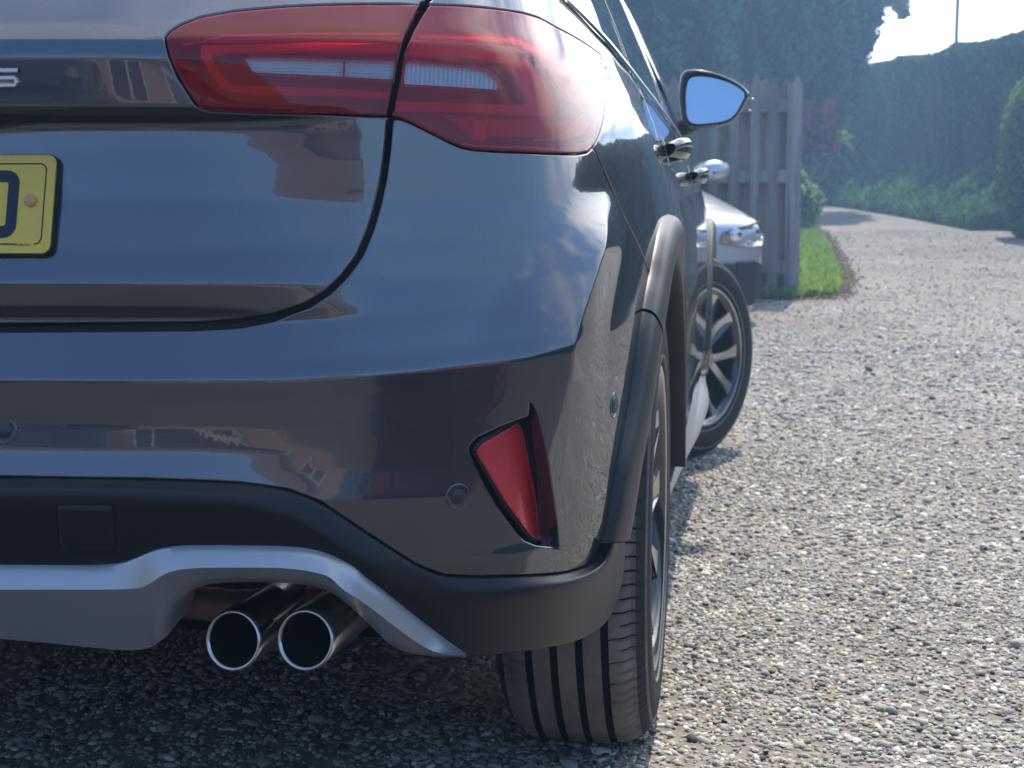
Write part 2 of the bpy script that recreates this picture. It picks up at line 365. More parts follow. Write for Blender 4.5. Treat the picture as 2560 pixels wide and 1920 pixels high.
def panel(name, poly, m, parent=None, off=0., ds=.008, dz=.005, holes=(), depth=.016, lip=.0016, offf=None, edge=.006, feat=None):
    """a pressed panel on the skin: outline in (s, z), rounded-over edge and a return flange"""
    loops = []
    for i, P in enumerate([poly]+list(holes)):
        P = polyfix(P, edge)
        if (area(P) > 0) != (i == 0): P = P[::-1]
        loops.append(P)
    def inset(P, d):
        t = np.roll(P, -1, 0)-np.roll(P, 1, 0); t /= np.linalg.norm(t, axis=1)[:, None]+1e-12
        return P+np.stack([-t[:, 1], t[:, 0]], 1)*d
    ins = [inset(P, lip) for P in loops]
    lo, hi = ins[0].min(0), ins[0].max(0)
    gs, gz = np.meshgrid(np.arange(lo[0]+ds*.5, hi[0], ds), np.arange(lo[1]+dz*.5, hi[1], dz), indexing='ij'); gs, gz = gs.ravel(), gz.ravel()
    ok = inpoly(ins[0], gs, gz)
    for h in ins[1:]: ok &= ~inpoly(h, gs, gz)
    gs, gz = gs[ok], gz[ok]
    B = np.vstack(ins)
    if feat is not None:
        fp = np.asarray(feat(lo, hi)); okf = inpoly(ins[0], fp[:, 0], fp[:, 1])
        for h in ins[1:]: okf &= ~inpoly(h, fp[:, 0], fp[:, 1])
        fp = fp[okf]; db = np.array([np.min(np.hypot(*(B-q).T)) for q in fp]); fp = fp[db > .002]
        kf = np.ones(len(gs), bool)
        for i in range(0, len(gs), 3000): kf[i:i+3000] = np.hypot(gs[i:i+3000, None]-fp[None, :, 0], gz[i:i+3000, None]-fp[None, :, 1]).min(1) > .0035
        gs, gz = gs[kf], gz[kf]
    else: fp = np.zeros((0, 2))
    if len(gs):
        keep = np.ones(len(gs), bool)
        for i in range(0, len(gs), 4000):
            d = np.hypot((gs[i:i+4000, None]-B[None, :, 0])/ds, (gz[i:i+4000, None]-B[None, :, 1])/dz); keep[i:i+4000] = d.min(1) > .55
        gs, gz = gs[keep], gz[keep]
    V2 = [Vector(v) for v in B]+[Vector(v) for v in zip(gs, gz)]+[Vector(v) for v in fp]
    E = []; k = 0
    for P in ins: n = len(P); E += [(k+i, k+(i+1) % n) for i in range(n)]; k += n
    vo, _, fo, *_r = delaunay_2d_cdt(V2, E, [], 0, 1e-7)
    vo = np.array([tuple(v) for v in vo]); fo = np.array([list(f) for f in fo if len(f) == 3])
    c = vo[fo].mean(1); ok = inpoly(ins[0], c[:, 0], c[:, 1])
    for h in ins[1:]: ok &= ~inpoly(h, c[:, 0], c[:, 1])
    fo = fo[ok]
    def O(P): return off+(offf(P[:, 0], P[:, 1]) if offf else 0*P[:, 0])
    if offf:
        e = 1e-3; p, n = body(vo[:, 0], vo[:, 1], O(vo)); a = body(vo[:, 0]+e, vo[:, 1], O(vo+[e, 0]))[0]; b = body(vo[:, 0], vo[:, 1]+e, O(vo+[0, e]))[0]
        n = np.cross(a-p, b-p); n /= np.linalg.norm(n, axis=1)[:, None]
    else: p, n = body(vo[:, 0], vo[:, 1], O(vo))
    V = [p]; NN = [n]; Fc = [tuple(f) for f in fo]; base = len(p)
    for P, I in zip(loops, ins):
        o = O(P); oi = O(I)
        t = np.roll(P, -1, 0)-np.roll(P, 1, 0); pe, ne = body(P[:, 0], P[:, 1], o)
        q = body(I[:, 0], I[:, 1], oi)[0]; outv = pe-q; outv -= ne*(outv*ne).sum(1)[:, None]; outv /= np.linalg.norm(outv, axis=1)[:, None]+1e-12
        r0 = q; r1 = pe-ne*lip*.35; r2 = pe-ne*lip*1.6+outv*lip*.25; r3 = pe-ne*depth
        n0 = ne; n1 = ne+outv*.9; n2 = outv; 
        rows = [r0, r1, r2, r2, r3]; nr = [n0, n1, n2, n2, n2]; m_ = len(P)
        for a in nr: pass
        for r, nn in zip(rows, nr): V.append(r); NN.append(nn/np.linalg.norm(nn, axis=1)[:, None])
        for ri in (0, 1, 3):
            for i in range(m_):
                j = (i+1) % m_; Fc.append((base+ri*m_+j, base+ri*m_+i, base+(ri+1)*m_+i, base+(ri+1)*m_+j))
        base += 5*m_
    V = np.vstack(V); NN = np.vstack(NN)
    return mesh(name, V, Fc, m, parent, True, NN)
def mirror_poly(P): return [(-a, b) for a, b in P]
#@@CAR
# ------------------------------------------------------------------ the near car
car = empty('parked_car'); props(car, 'dark grey metallic hatchback filling the left foreground, with red tail lamp and twin exhausts', 'car')
T = trace
gapL = [(0, 806), (500, 803), (600, 797), (680, 785), (760, 757), (810, 727), (850, 690), (888, 640), (918, 570), (936, 510), (950, 450), (960, 380), (967, 296)]
lampA = [(966, 288), (811, 283), (621, 280), (508, 275), (498, 269), (470, 226), (447, 190), (427, 142), (419, 107), (417, 95), (428, 82), (457, 64), (504, 46), (590, 31), (716, 20), (843, 15), (1001, 14), (1046, 15), (1029, 51), (1011, 89), (1000, 127), (991, 168), (979, 221)]
lampB = [(982, 289), (997, 293), (1026, 304), (1068, 325), (1115, 349), (1150, 365), (1185, 372), (1244, 376), (1361, 381), (1440, 383), (1468, 378), (1481, 366), (1500, 323), (1511, 264), (1517, 206), (1519, 182), (1514, 156), (1505, 141), (1450, 103), (1391, 71), (1347, 47), (1303, 35), (1244, 26), (1156, 18), (1074, 15), (1057, 40), (1035, 79), (1018, 118), (1006, 176), (994, 235)]
LA = T(lampA); LB = T(lampB)
def off_poly(P, d):
    P = np.asarray(P, float); sg = 1 if area(P) > 0 else -1
    t = np.roll(P, -1, 0)-np.roll(P, 1, 0); t /= np.linalg.norm(t, axis=1)[:, None]
    return P+np.stack([t[:, 1], -t[:, 0]], 1)*d*sg
LAo = off_poly(LA, .0028); LBo = off_poly(LB, .0028)
G = T(gapL)
# --- tailgate: whole width, with the two lamp notches
ga = [tuple(p) for p in LAo]
k0 = int(np.argmin([np.hypot(p[0]-LA[0][0], p[1]-LA[0][1]) for p in ga]))
notch = ga[:18]                                  # bottom right -> left tip -> top right
right = [(G[0][0], G[0][1])]+G[1:]+[(notch[0][0]+.0, notch[0][1]-.0)]+notch[1:18]
top = T([(1052, 12), (1062, 1)]); topR = [(top[0][0]-.002, top[0][1]+.003), (top[1][0], top[1][1]), (.75, 1.04), (.755, 1.075)]
halfR = right+topR
tg = [(0, G[0][1]+.0005)]+halfR+[(0, 1.075)]+[(-a, b) for a, b in halfR[::-1]]
tailgate = panel('tailgate', tg, M['paint'], car, ds=.008, dz=.0032)
hatch_glass = panel('rear_window', [(-.70, 1.085), (.70, 1.085), (.66, 1.25), (.56, 1.40), (-.56, 1.40), (-.66, 1.25)], M['glass'], car, off=-.004, ds=.04, dz=.03, depth=.01)

# --- bumper
bb = [(0, 1190), (350, 1195), (500, 1200), (600, 1205), (720, 1221), (800, 1251), (870, 1299), (1000, 1384), (1060, 1419), (1110, 1436), (1180, 1440), (1270, 1438), (1350, 1435), (1420, 1428), (1462, 1413), (1488, 1392), (1499, 1362), (1520, 1290), (1540, 1168), (1565, 1042), (1588, 900), (1602, 806), (1614, 734), (1621, 690)]
bt = [(1621, 681), (1560, 545), (1511, 432), (1489, 380)]
lb = [(1481, 372), (1468, 384), (1440, 389), (1361, 387), (1244, 382), (1185, 378), (1150, 371), (1115, 355), (1068, 331), (1026, 310), (1000, 300), (986, 300)]
gp = [(984, 312), (978, 380), (968, 450), (955, 510), (938, 570), (908, 642), (870, 694), (830, 735), (778, 770), (690, 803), (600, 820), (500, 826), (0, 830)]
BB = T(bb+bt+lb+gp)
fogo = T([(1176, 1112), (1195, 1092), (1250, 1066), (1305, 1045), (1322, 1040), (1325, 1006), (1332, 1008), (1343, 1030), (1356, 1080), (1372, 1160), (1385, 1250), (1396, 1330), (1401, 1374), (1393, 1377), (1380, 1368), (1340, 1364), (1310, 1352), (1290, 1330), (1240, 1262), (1200, 1190), (1174, 1130)])
def crease_points(lo, hi):
    """extra vertex rows that follow the two creases, so that their highlights stay clean"""
    o = []
    for z in np.arange(.41, .83, .003):
        for d in (-.0036, -.0018, -.0007, 0, .0007, .0018, .0036): o += [(sg*(float(lut(TC, z))+d), z) for sg in (1, -1)]
    for a in np.arange(.0, 1.2, .006):
        sh = float(np.interp(a, [.55, .6, .7, .8, .86, .9], [0, .003, .009, .017, .028, .03]))
        if abs(a-float(lut(TC, .622+sh))) < .006: continue
        for d in (-.004, -.002, 0, .002, .004, .006): o += [(sg*a, .622+sh+d) for sg in (1, -1)]
    return o
bmp = [(0, BB[0][1])]+BB+[(0, BB[-1][1])]+[(-a, b) for a, b in BB[::-1]]
fm_ = [(-a, b) for a, b in fogo]
bumper = panel('rear_bumper', bmp, M['paint'], car, ds=.0075, dz=.004, holes=[fogo, fm_], feat=crease_points)

# --- fog reflector in its pocket: shallow on the left, deep against the right-hand wall
def pocket(sgn):
    fo = [(sgn*a, b) for a, b in fogo]
    def dep(s, z):
        s = np.abs(s); e = np.interp(z, [.41, .44, .50, .55, .60], [.845, .842, .822, .803, .790])
        l = np.interp(z, [.43, .45, .50, .535, .555, .60], [.81, .795, .765, .745, .738, .738])
        return -.004-.024*np.clip((s-l)/(e-l), 0, 1.15)**1.3
    b = panel('reflector_pocket', off_poly(fo, .002), M['paint'], bumper, off=-.006, ds=.01, dz=.01, depth=.002, lip=.0005, offf=lambda s, z: dep(s, z)-.006)
    # wall on the outer side
    rim = [(a, c) for a, c in T([(1325, 1006), (1332, 1008), (1343, 1030), (1356, 1080), (1372, 1160), (1385, 1250), (1396, 1330), (1401, 1374), (1393, 1376)])]
    rim = np.array(rim); A = body(rim[:, 0], rim[:, 1], -.001)[0]; inn = rim-np.array([.004, 0]); Bp = body(inn[:, 0], inn[:, 1], dep(inn[:, 0], inn[:, 1])-.008)[0]
    W = np.stack([A, A*.5+Bp*.5, Bp], 1); W[..., 0] *= sgn
    grid('pocket_wall', W, M['paint'], bumper)
    bez = T([(1181, 1122), (1200, 1100), (1252, 1073), (1305, 1052), (1321, 1060), (1329, 1085), (1347, 1180), (1367, 1290), (1378, 1362), (1345, 1358), (1318, 1348), (1296, 1322), (1250, 1256), (1210, 1186), (1183, 1136)], [-.002, -.002, -.008, -.013, -.016, -.018, -.02, -.021, -.02, -.013, -.01, -.008, -.004, -.003, -.002])
    lens = T([(1189, 1126), (1206, 1108), (1258, 1082), (1305, 1062), (1314, 1068), (1322, 1090), (1338, 1180), (1357, 1290), (1368, 1352), (1345, 1348), (1322, 1338), (1303, 1315), (1257, 1250), (1217, 1182), (1191, 1138)], [-.001, -.001, -.006, -.011, -.013, -.015, -.017, -.018, -.017, -.012, -.009, -.006, -.003, -.002, -.001])
    bz = panel('reflector_bezel', [(sgn*a, c) for a, c in bez], M['black'], bumper, off=.006, ds=.01, dz=.01, depth=.01, lip=.002, offf=dep)
    panel('reflector_lens', [(sgn*a, c) for a, c in lens], M['reflector'], bumper, off=.0085, ds=.008, dz=.008, depth=.004, lip=.0012, offf=dep)
pocket(1); pocket(-1)

# --- parking sensors
def sensor(px, sgn=1, rr=.0125):
    (s, z), = T([px]); 
    p, n = body(np.array([s]), np.array([z]), np.array([.0])); p, n = p[0], n[0]
    p = p*[sgn, 1, 1]; n = n*[sgn, 1, 1]
    u = np.cross([0, 0, 1.], n); u /= np.linalg.norm(u); v = np.cross(n, u)
    def ring(prof, name, m, par):
        P = [[p+n*h+r*(cos(a)*u+sin(a)*v) for r, h in prof] for a in np.linspace(0, 2*pi, 40, endpoint=False)]
        return grid(name, P, m, par, closed_u=True)
    o = ring([(rr*1.62, -.002), (rr*1.60, .0006), (rr*1.5, .0012), (rr*1.38, .0004), (rr*1.25, -.003), (rr*1.0, -.003)], 'parking_sensor', M['paint'], bumper)
    ring([(rr*1.32, -.0018), (rr*1.02, -.0018), (rr, .0002), (rr*.9, .0012), (0, .0014)], 'sensor_face', M['sensor'], bumper)
for px in ((1145, 1241), (10, 1076), (1535, 1013)):
    sensor(px, 1, .0083 if px[0] != 1535 else .0095); sensor(px, -1, .0083)

# --- quarter panel, doors, front wing, bonnet and pillars of the right-hand side, mirrored to the left
def arc(yc, R, a0, a1, n, zc=.335):
    return [(yc-R*sin(radians(t)), zc+R*cos(radians(t))) for t in np.linspace(a0, a1, n)]
belt = [(-.335, 1.050), (-.238, 1.029), (-.10, 1.008), (.19, .997), (1.25, .985), (1.95, .972)]
qs = T([(1489, 366), (1514, 425), (1563, 542), (1625, 684), (1631, 644), (1642, 589), (1654, 548)])
qarch = side(arc(0, .452, 14, -21, 9)); qd = side([(.165, .79), (.125, .84), (.10, .90), (.15, .985)])
winrear = side([(.12, .998), (-.10, 1.008), (-.238, 1.029), (-.335, 1.050), (-.36, 1.09), (-.28, 1.2), (-.1, 1.33), (-.05, 1.415)])
lbout = [tuple(p) for p in LBo]
iu = int(np.argmin([abs(p[0]-LB[11][0])+abs(p[1]-LB[11][1]) for p in lbout]))
lp = lbout[11:25]                               # right side and top of the lamp
quarter = qs+qarch+qd+winrear+[(.60, 1.415), (.70, 1.25), (.765, 1.085), (.765, 1.05), (.748, 1.014)]+[(p[0], p[1]) for p in lp[::-1]]
front_shut = [(2.12, .30), (2.20, .55), (2.24, .80), (2.22, .90), (2.02, .965)]
door_r = side(arc(0, .452, -23, -62, 9)+[(.46, .40), (.50, .30), (1.20, .30), (1.24, .6), (1.235, .985), (.19, .992), (.155, .985), (.108, .90), (.133, .84), (.173, .79)])
door_f = side([(1.208, .30), (2.11, .30), (2.19, .55), (2.23, .80), (2.21, .90), (2.0, .968), (1.243, .985), (1.248, .6)])
wing = side([(2.13, .30), (2.23, .30)]+arc(2.7, .452, 98, 0, 9)+[(2.75, .79), (2.72, .80), (2.3, .93), (2.04, .962), (2.23, .905), (2.25, .80), (2.21, .55)])
for sg in (1, -1):
    f = (lambda P: P) if sg == 1 else mirror_poly
    nm = 'right' if sg == 1 else 'left'
    q = panel('quarter_panel', f(quarter), M['paint'], car, ds=.012, dz=.006, edge=.008)
    for nme, P in (('rear_door', door_r), ('front_door', door_f)):
        d = panel(nme, f(P), M['paint'], car, ds=.03, dz=.012, edge=.015)
        # pull handle standing off the door skin
        yh, zh = (.36, .893) if nme == 'rear_door' else (1.33, .878)
        base = body(s_at(yh, zh), zh)[0]; st = []
        for i, t in enumerate(np.linspace(0, 1, 13)):
            y = yh-.10+.22*t; b0, n0 = body(s_at(y, zh), zh); lift = .010+.024*sin(pi*t)**.45
            st.append([b0+n0*(lift-.006+.013*cos(a))+np.array([0, 0, .019*sin(a)*(.55+.45*sin(pi*t)**.5)]) for a in np.linspace(0, 2*pi, 14, endpoint=False)])
        st = np.array(st); st[..., 0] *= sg
        grid('door_handle', st, M['paint'], d, closed_v=True, caps=True)
        cup = panel('handle_cup', f(side([(yh-.10, zh-.03), (yh+.12, zh-.03), (yh+.12, zh+.025), (yh-.10, zh+.025)])), M['paint'], d, off=.0015, ds=.05, dz=.02, depth=.004, lip=.003)
    panel('front_wing', f(wing), M['paint'], car, ds=.04, dz=.02, edge=.02)
# bonnet, front bumper, windscreen: whole width
sw = s_at(2.32, .925); 
def frontband(name, z0, z1, sa, sb, m, off=0.):
    ss = np.linspace(sa, 2*SEND-sa, 61); zz = np.linspace(z0, z1, 14)
    P = []
    for z in zz:
        q = []
        for s in ss:
            p = body(np.array(min(s, 2*SEND-s)), np.array(z), np.array(off))[0]
            q.append(p*[1 if s <= SEND else -1, 1, 1])
        P.append(q)
    return grid(name, P, m, car)
frontband('front_bumper', .24, .70, s_at(3.05, .5), 0, M['paint'])
frontband('bonnet', .705, .955, s_at(2.3, .93), 0, M['paint'])
frontband('windscreen', .96, 1.42, s_at(2.1, .95), 0, M['glass'])
# side glass: three lights a side, black pillars between, bright strip beneath
lights = [[(-.335, 1.056), (-.24, 1.036), (-.10, 1.016), (.15, 1.004), (.13, 1.12), (.16, 1.30), (-.02, 1.24), (-.2, 1.14), (-.33, 1.075)],
          [(.23, 1.003), (1.16, .994), (1.12, 1.2), (1.06, 1.38), (.6, 1.39), (.28, 1.33), (.20, 1.12)],
          [(1.30, .993), (1.93, .982), (1.75, 1.15), (1.45, 1.33), (1.2, 1.385), (1.26, 1.2)]]
glassall = [(-.35, 1.052), (-.24, 1.031), (-.10, 1.011), (.19, 1.0), (1.25, .989), (1.97, .976), (1.80, 1.15), (1.50, 1.34), (1.15, 1.40), (.6, 1.405), (.24, 1.35), (-.02, 1.26), (-.2, 1.16), (-.345, 1.085)]
strip = [(-.345, 1.0505), (-.24, 1.0295), (-.10, 1.0092), (.19, .998), (1.25, .987), (1.97, .974)]
for sg in (1, -1):
    f = (lambda P: P) if sg == 1 else mirror_poly
    panel('window_surround', f(side(glassall)), M['gloss'], car, off=-.006, ds=.05, dz=.02, edge=.02, depth=.012)
    for q in lights: panel('side_window', f(side(q)), M['glass'], car, off=-.0045, ds=.05, dz=.02, edge=.02, depth=.002)
    c = np.array(side(strip)); c = catmull(c, 8); c[:, 0] *= sg
    A = body(c[:, 0], c[:, 1]-.006, .003)[0]; B = body(c[:, 0], c[:, 1], .007)[0]; D = body(c[:, 0], c[:, 1]+.006, .002)[0]
    grid('window_trim', np.stack([A, (A+B)/2+(B-A)*[0, 0, 0], B, D], 0), M['trimsilver'], car)
    # roof rail edge between glass and roof
    e = [(-.05, 1.415), (.3, 1.432), (1.1, 1.43), (1.5, 1.41), (1.9, 1.3), (2.15, 1.05), (2.15, .98), (2.05, .97), (1.83, 1.16), (1.52, 1.35), (1.15, 1.41), (.6, 1.415), (.24, 1.36), (-.02, 1.27), (-.07, 1.34)]
    panel('roof_side', f(side(e)), M['paint'], car, ds=.05, dz=.02, edge=.02, depth=.03)
rs = np.linspace(0, 1, 21); RP = []
for y in np.linspace(-.28, 1.35, 16):
    hw = .61-.05*abs(y-.5)**2; zc2 = 1.478-.045*((y-.5)/.9)**2
    RP.append([(hw*(2*t-1), y, zc2-.045*(2*t-1)**4) for t in rs])
grid('roof', RP, M['paint'], car)
# underbody, hidden boot floor added low to shade the ground, dark inner structure
box('underbody', (-.66, -.10, .24), (.66, 3.1, .32), M['soot_shade'], car, .02); box('boot_floor', (-.60, -.34, .225), (.60, -.05, .33), M['soot_shade'], car, .02)
for sg in (1, -1):
    for y0 in (0, 2.7):
        P = [[(sg*x, y0-.40*sin(t), .335+.40*cos(t)) for x in (.60, .84)] for t in np.linspace(-1.5, 1.25, 25)]
        grid('wheel_liner', P, M['black'], car)
        P = [[(sg*.60, y0-r*sin(t), .335+r*cos(t)) for r in (0, .40)] for t in np.linspace(-1.5, 1.35, 25)]
        grid('liner_wall', P, M['soot_shade'], car)
ins = []
for z in np.linspace(.34, 1.4, 40):
    ss = np.concatenate([-np.linspace(1.0, 0, 40), np.linspace(0.02, 1.0, 40)])
    o = np.where((np.abs(ss) > .40) & (z > .83) & (z < 1.03), -.075, -.022-0*ss)
    o = np.where((np.abs(ss) > .68) & (np.abs(ss) < .93) & (z < .63), -.055, o)
    if z < .45: o = o-.11*(1-(z-.34)/.11)
    ins.append(body(ss, np.full_like(ss, z), o)[0])
grid('inner_shell', ins, M['black'], car)

# --- tail lamps
def mir(P, sg): return [(sg*a, b) for a, b in P]
A1 = [(611, 145), (628, 141), (860, 147), (858, 193), (640, 182), (630, 178)]
A2 = [(863, 147), (989, 150), (983, 200), (861, 193)]
B1 = [(1014, 158), (1026, 151), (1190, 165), (1225, 175), (1245, 190), (1263, 226), (1240, 225), (1010, 211), (1009, 195)]
for sg in (1, -1):
    la = mir(LA, sg); lb_ = mir(LB, sg)
    lamp1 = panel('tail_lamp', la, M['redlens'], car, off=.001, ds=.009, dz=.006, holes=[mir(T(A1+[]), sg), mir(T(A2), sg)], depth=.004, lip=.0012)
    lamp2 = panel('tail_lamp', lb_, M['redlens'], car, off=.001, ds=.009, dz=.006, holes=[mir(T(B1), sg)], depth=.004, lip=.0012)
    for lam, outl, cl in ((lamp1, la, (A1, A2)), (lamp2, lb_, (B1,))):
        panel('lamp_housing', off_poly(outl, -.001), M['lamp_dark'], lam, off=-.050, ds=.02, dz=.02, depth=.001, lip=.001)
        lo = np.array(polyfix(outl, .01)); a0 = body(lo[:, 0], lo[:, 1], -.004)[0]; a1 = body(lo[:, 0], lo[:, 1], -.052)[0]
        grid('lamp_wall', np.stack([a0, a1], 1), M['lamp_dark'], lam, closed_u=True)
        for c in cl:
            P = mir(T(c), sg)
            panel('clear_window', P, M['clearlens'], lam, off=.001, ds=.01, dz=.008, depth=.001, lip=.0005)
            Q = np.array(mir(T(c, -.008), sg)); Q = off_poly(Q, .002)
            panel('lamp_optic', Q, M['optic'] if c is not B1 else M['optic_x'], lam, off=-.008, ds=.004, dz=.004, depth=.004, lip=.001)
def lampbit(name, px, m, lam, off, sg, th=.006, ds=.008, dz=.006, lip=.0015):
    return panel(name, mir(T(px, off), sg), m, lam, off=off, ds=ds, dz=dz, depth=th, lip=lip)
lamps = [o for o in car.children if o.name.startswith('tail_lamp')]
for i, sg in enumerate((1, -1)):
    l1, l2 = lamps[2*i], lamps[2*i+1]
    # thin light pipe along the crease
    for px, lam in (([(520, 99), (560, 95), (760, 91), (1003, 93), (1001, 100), (760, 98), (560, 101)], l1), ([(1030, 99), (1150, 103), (1290, 118), (1318, 131), (1312, 136), (1285, 124), (1150, 110), (1030, 105)], l2)):
        lampbit('light_pipe', px, M['lamp_pipe'], lam, -.006, sg, .004, .006, .002, .0006)
    lampbit('lamp_reflex', [(450, 112), (470, 75), (560, 50), (760, 36), (1010, 32), (1000, 86), (760, 84), (560, 88), (500, 105)], M['lamp_pink'], l1, -.022, sg)
    lampbit('lamp_reflex', [(1050, 50), (1200, 45), (1320, 62), (1420, 110), (1480, 160), (1490, 230), (1470, 300), (1400, 215), (1345, 140), (1290, 110), (1040, 92)], M['lamp_pink'], l2, -.022, sg)
    # raised C-shaped guides
    lampbit('light_guide', [(505, 112), (760, 106), (995, 108), (992, 132), (760, 128), (580, 128), (530, 138), (536, 160), (560, 195), (580, 212), (760, 218), (976, 230), (972, 246), (760, 238), (580, 232), (556, 222), (520, 175), (502, 140)], M['lamp_red'], l1, -.012, sg)
    lampbit('light_guide', [(1024, 112), (1150, 116), (1285, 130), (1318, 146), (1372, 215), (1392, 262), (1386, 284), (1350, 290), (990, 278), (992, 254), (1300, 264), (1322, 256), (1290, 190), (1262, 160), (1150, 142), (1018, 136)], M['lamp_red'], l2, -.012, sg)
    lampbit('lamp_bezel', [(1226, 155), (1256, 160), (1284, 188), (1310, 240), (1308, 257), (1290, 254), (1268, 226), (1246, 182)], M['gloss'], l2, -.006, sg)
    # lower reflector bowl with its bulb
    lampbit('reflex_panel', [(1112, 289), (1240, 297), (1432, 306), (1428, 330), (1390, 344), (1200, 342), (1160, 330)], M['lamp_reflex'], l2, -.014, sg)
    lampbit('light_guide', [(1432, 312), (1462, 286), (1474, 310), (1460, 335), (1400, 350), (1330, 350), (1400, 342)], M['lamp_red'], l2, -.012, sg)
    lampbit('bulb', [(1180, 296), (1222, 298), (1214, 322), (1216, 352), (1180, 350), (1184, 322)], M['amber'], l2, -.010, sg, .004)
    lampbit('lamp_base', [(1150, 358), (1240, 364), (1420, 370), (1474, 352), (1474, 366), (1440, 377), (1361, 375), (1244, 370), (1190, 366)], M['lamp_red'], l2, -.008, sg, .004, .006, .003)

# --- number plate
pl = T([(152, 388), (143, 636)])
pt, pb = body(pl[0][0], pl[0][1])[0], body(pl[1][0], pl[1][1])[0]
R_ = .26; zc_p = (pt[2]+pb[2])/2; tilt = math.atan2(pt[1]-pb[1], pt[2]-pb[2])
pcx = pt[0]-.2655+.0; pcy = min(body(.1, zc_p)[0][1], pt[1], pb[1])-.012
pcy = .5*(pt[1]+pb[1])-.004; pcy -= .002; _u = Vector((0, pt[1]-pb[1], pt[2]-pb[2])).normalized(); _n = Vector((1, 0, 0)).cross(_u)
Rm = Matrix(((1, 0, 0, pcx), (0, _u.y, _n.y, pcy), (0, _u.z, _n.z, zc_p), (0, 0, 0, 1)))
def rrect(x0, y0, x1, y1, r, n=6):
    o = []
    for cx, cy, a in ((x1-r, y0+r, -90), (x1-r, y1-r, 0), (x0+r, y1-r, 90), (x0+r, y0+r, 180)):
        o += [(cx+r*cos(radians(a+90*i/n)), cy+r*sin(radians(a+90*i/n))) for i in range(n+1)]
    return o
def plate_piece(name, outl, inner, y0, th, m, parent):
    """flat piece in plate coordinates (x across, y up), front face at y0+th towards the viewer"""
    n = len(outl); V = []; Fc = []
    def P(p, h): return Rm @ Vector((p[0], p[1], h))
    if inner is None:
        V = [P(p, y0+th) for p in outl]+[P(p, y0) for p in outl]
        Fc = [tuple(range(n))]+[(i, i+n, (i+1) % n+n, (i+1) % n) for i in range(n)]
    else:
        V = [P(p, y0+th) for p in outl]+[P(p, y0+th) for p in inner]+[P(p, y0) for p in outl]+[P(p, y0) for p in inner]
        for i in range(n):
            j = (i+1) % n; Fc += [(i, j, j+n, i+n), (i, i+2*n, j+2*n, j), (i+n, j+n, j+3*n, i+3*n)]
    return mesh(name, V, Fc, m, parent, False)
hw, hh = .2655, .0505
plate = plate_piece('number_plate', rrect(-hw, -hh, hw, hh, .009), None, -.006, .009, M['yellow'], tailgate)
plate_back = plate_piece('plate_backing', rrect(-hw-.0012, -hh-.0012, hw+.0012, hh+.0012, .010), None, -.0062, .007, M['ink'], tailgate)
o1, i1 = rrect(-hw+.009, -hh+.0085, hw-.009, hh-.0085, .008), rrect(-hw+.0103, -hh+.0098, hw-.0103, hh-.0098, .0067)
# border line broken near the lower right, where the maker's small mark stands
def ring_cut(o, i, skip):
    Fc = []; V = [Rm @ Vector((p[0], p[1], .0034)) for p in o]+[Rm @ Vector((p[0], p[1], .0034)) for p in i]; n = len(o)
    return V, Fc
seg = densify(np.array(o1+[o1[0]]), .004)[:-1]; segi = densify(np.array(i1+[i1[0]]), .004)
V = []; Fc = []
ctr = [(p, 0) for p in seg]
for k in range(len(seg)):
    p = seg[k]; q = seg[(k+1) % len(seg)]
    if p[1] < -.038 and .2270 < p[0] < .2480: continue
    d = (q-p); L_ = np.linalg.norm(d)
    if L_ < 1e-6: continue
    nn = np.array([-d[1], d[0]])/L_*.0013; b = len(V)
    V += [Rm @ Vector((*v, .0034)) for v in (p, q, q+nn, p+nn)]; Fc.append((b, b+1, b+2, b+3))
mesh('plate_border', V, Fc, M['ink'], tailgate, False)
# the last character: a D with a 14 mm stroke, 79 mm high
def dshape(x0, x1, y0, y1, r, k=8):
    o = [(x0, y0)]
    for cx, cy, a in ((x1-r, y0+r, -90), (x1-r, y1-r, 0)):
        o += [(cx+r*cos(radians(a+90*i/k)), cy+r*sin(radians(a+90*i/k))) for i in range(k+1)]
    return o+[(x0, y1)]
cx1 = hw-.0375
plate_piece('plate_character', dshape(cx1-.045, cx1, -.0350, .0345, .0135), dshape(cx1-.034, cx1-.0115, -.0228, .0225, .003), .003, .0006, M['ink'], tailgate)
for sx in (1,):
    c = Vector((hw-.0238, .003, .0)); Vn = []
    P = [[Rm @ Vector((c.x+r*cos(a), c.y+r*sin(a), h)) for r, h in ((.0062, .003), (.0062, .0058), (.0052, .0068), (0, .007))] for a in np.linspace(0, 2*pi, 28, endpoint=False)]
    grid('screw_cap', P, M['cap'], tailgate, closed_u=True)
def text(name, body_, size, loc, m, parent, rot=None, ext=.0001, font=None):
    c = bpy.data.curves.new(name, 'FONT'); c.body = body_; c.size = size; c.extrude = ext; c.materials.append(m); c.align_x = 'LEFT'
    o = bpy.data.objects.new(name, c); link(o); bpy.context.view_layer.update(); me = bpy.data.meshes.new_from_object(o.evaluated_get(bpy.context.evaluated_depsgraph_get()))
    bpy.data.objects.remove(o); me.transform(rot @ Matrix.Translation(loc)); return link(bpy.data.objects.new(name, me), parent)
text('maker_mark', 'O', .0042, (.2278, -hh+.0073, .0036), M['ink'], tailgate, Rm)
text('maker_mark', 'Bibby Tyres', .0025, (.2325, -hh+.0078, .0036), M['ink'], tailgate, Rm)

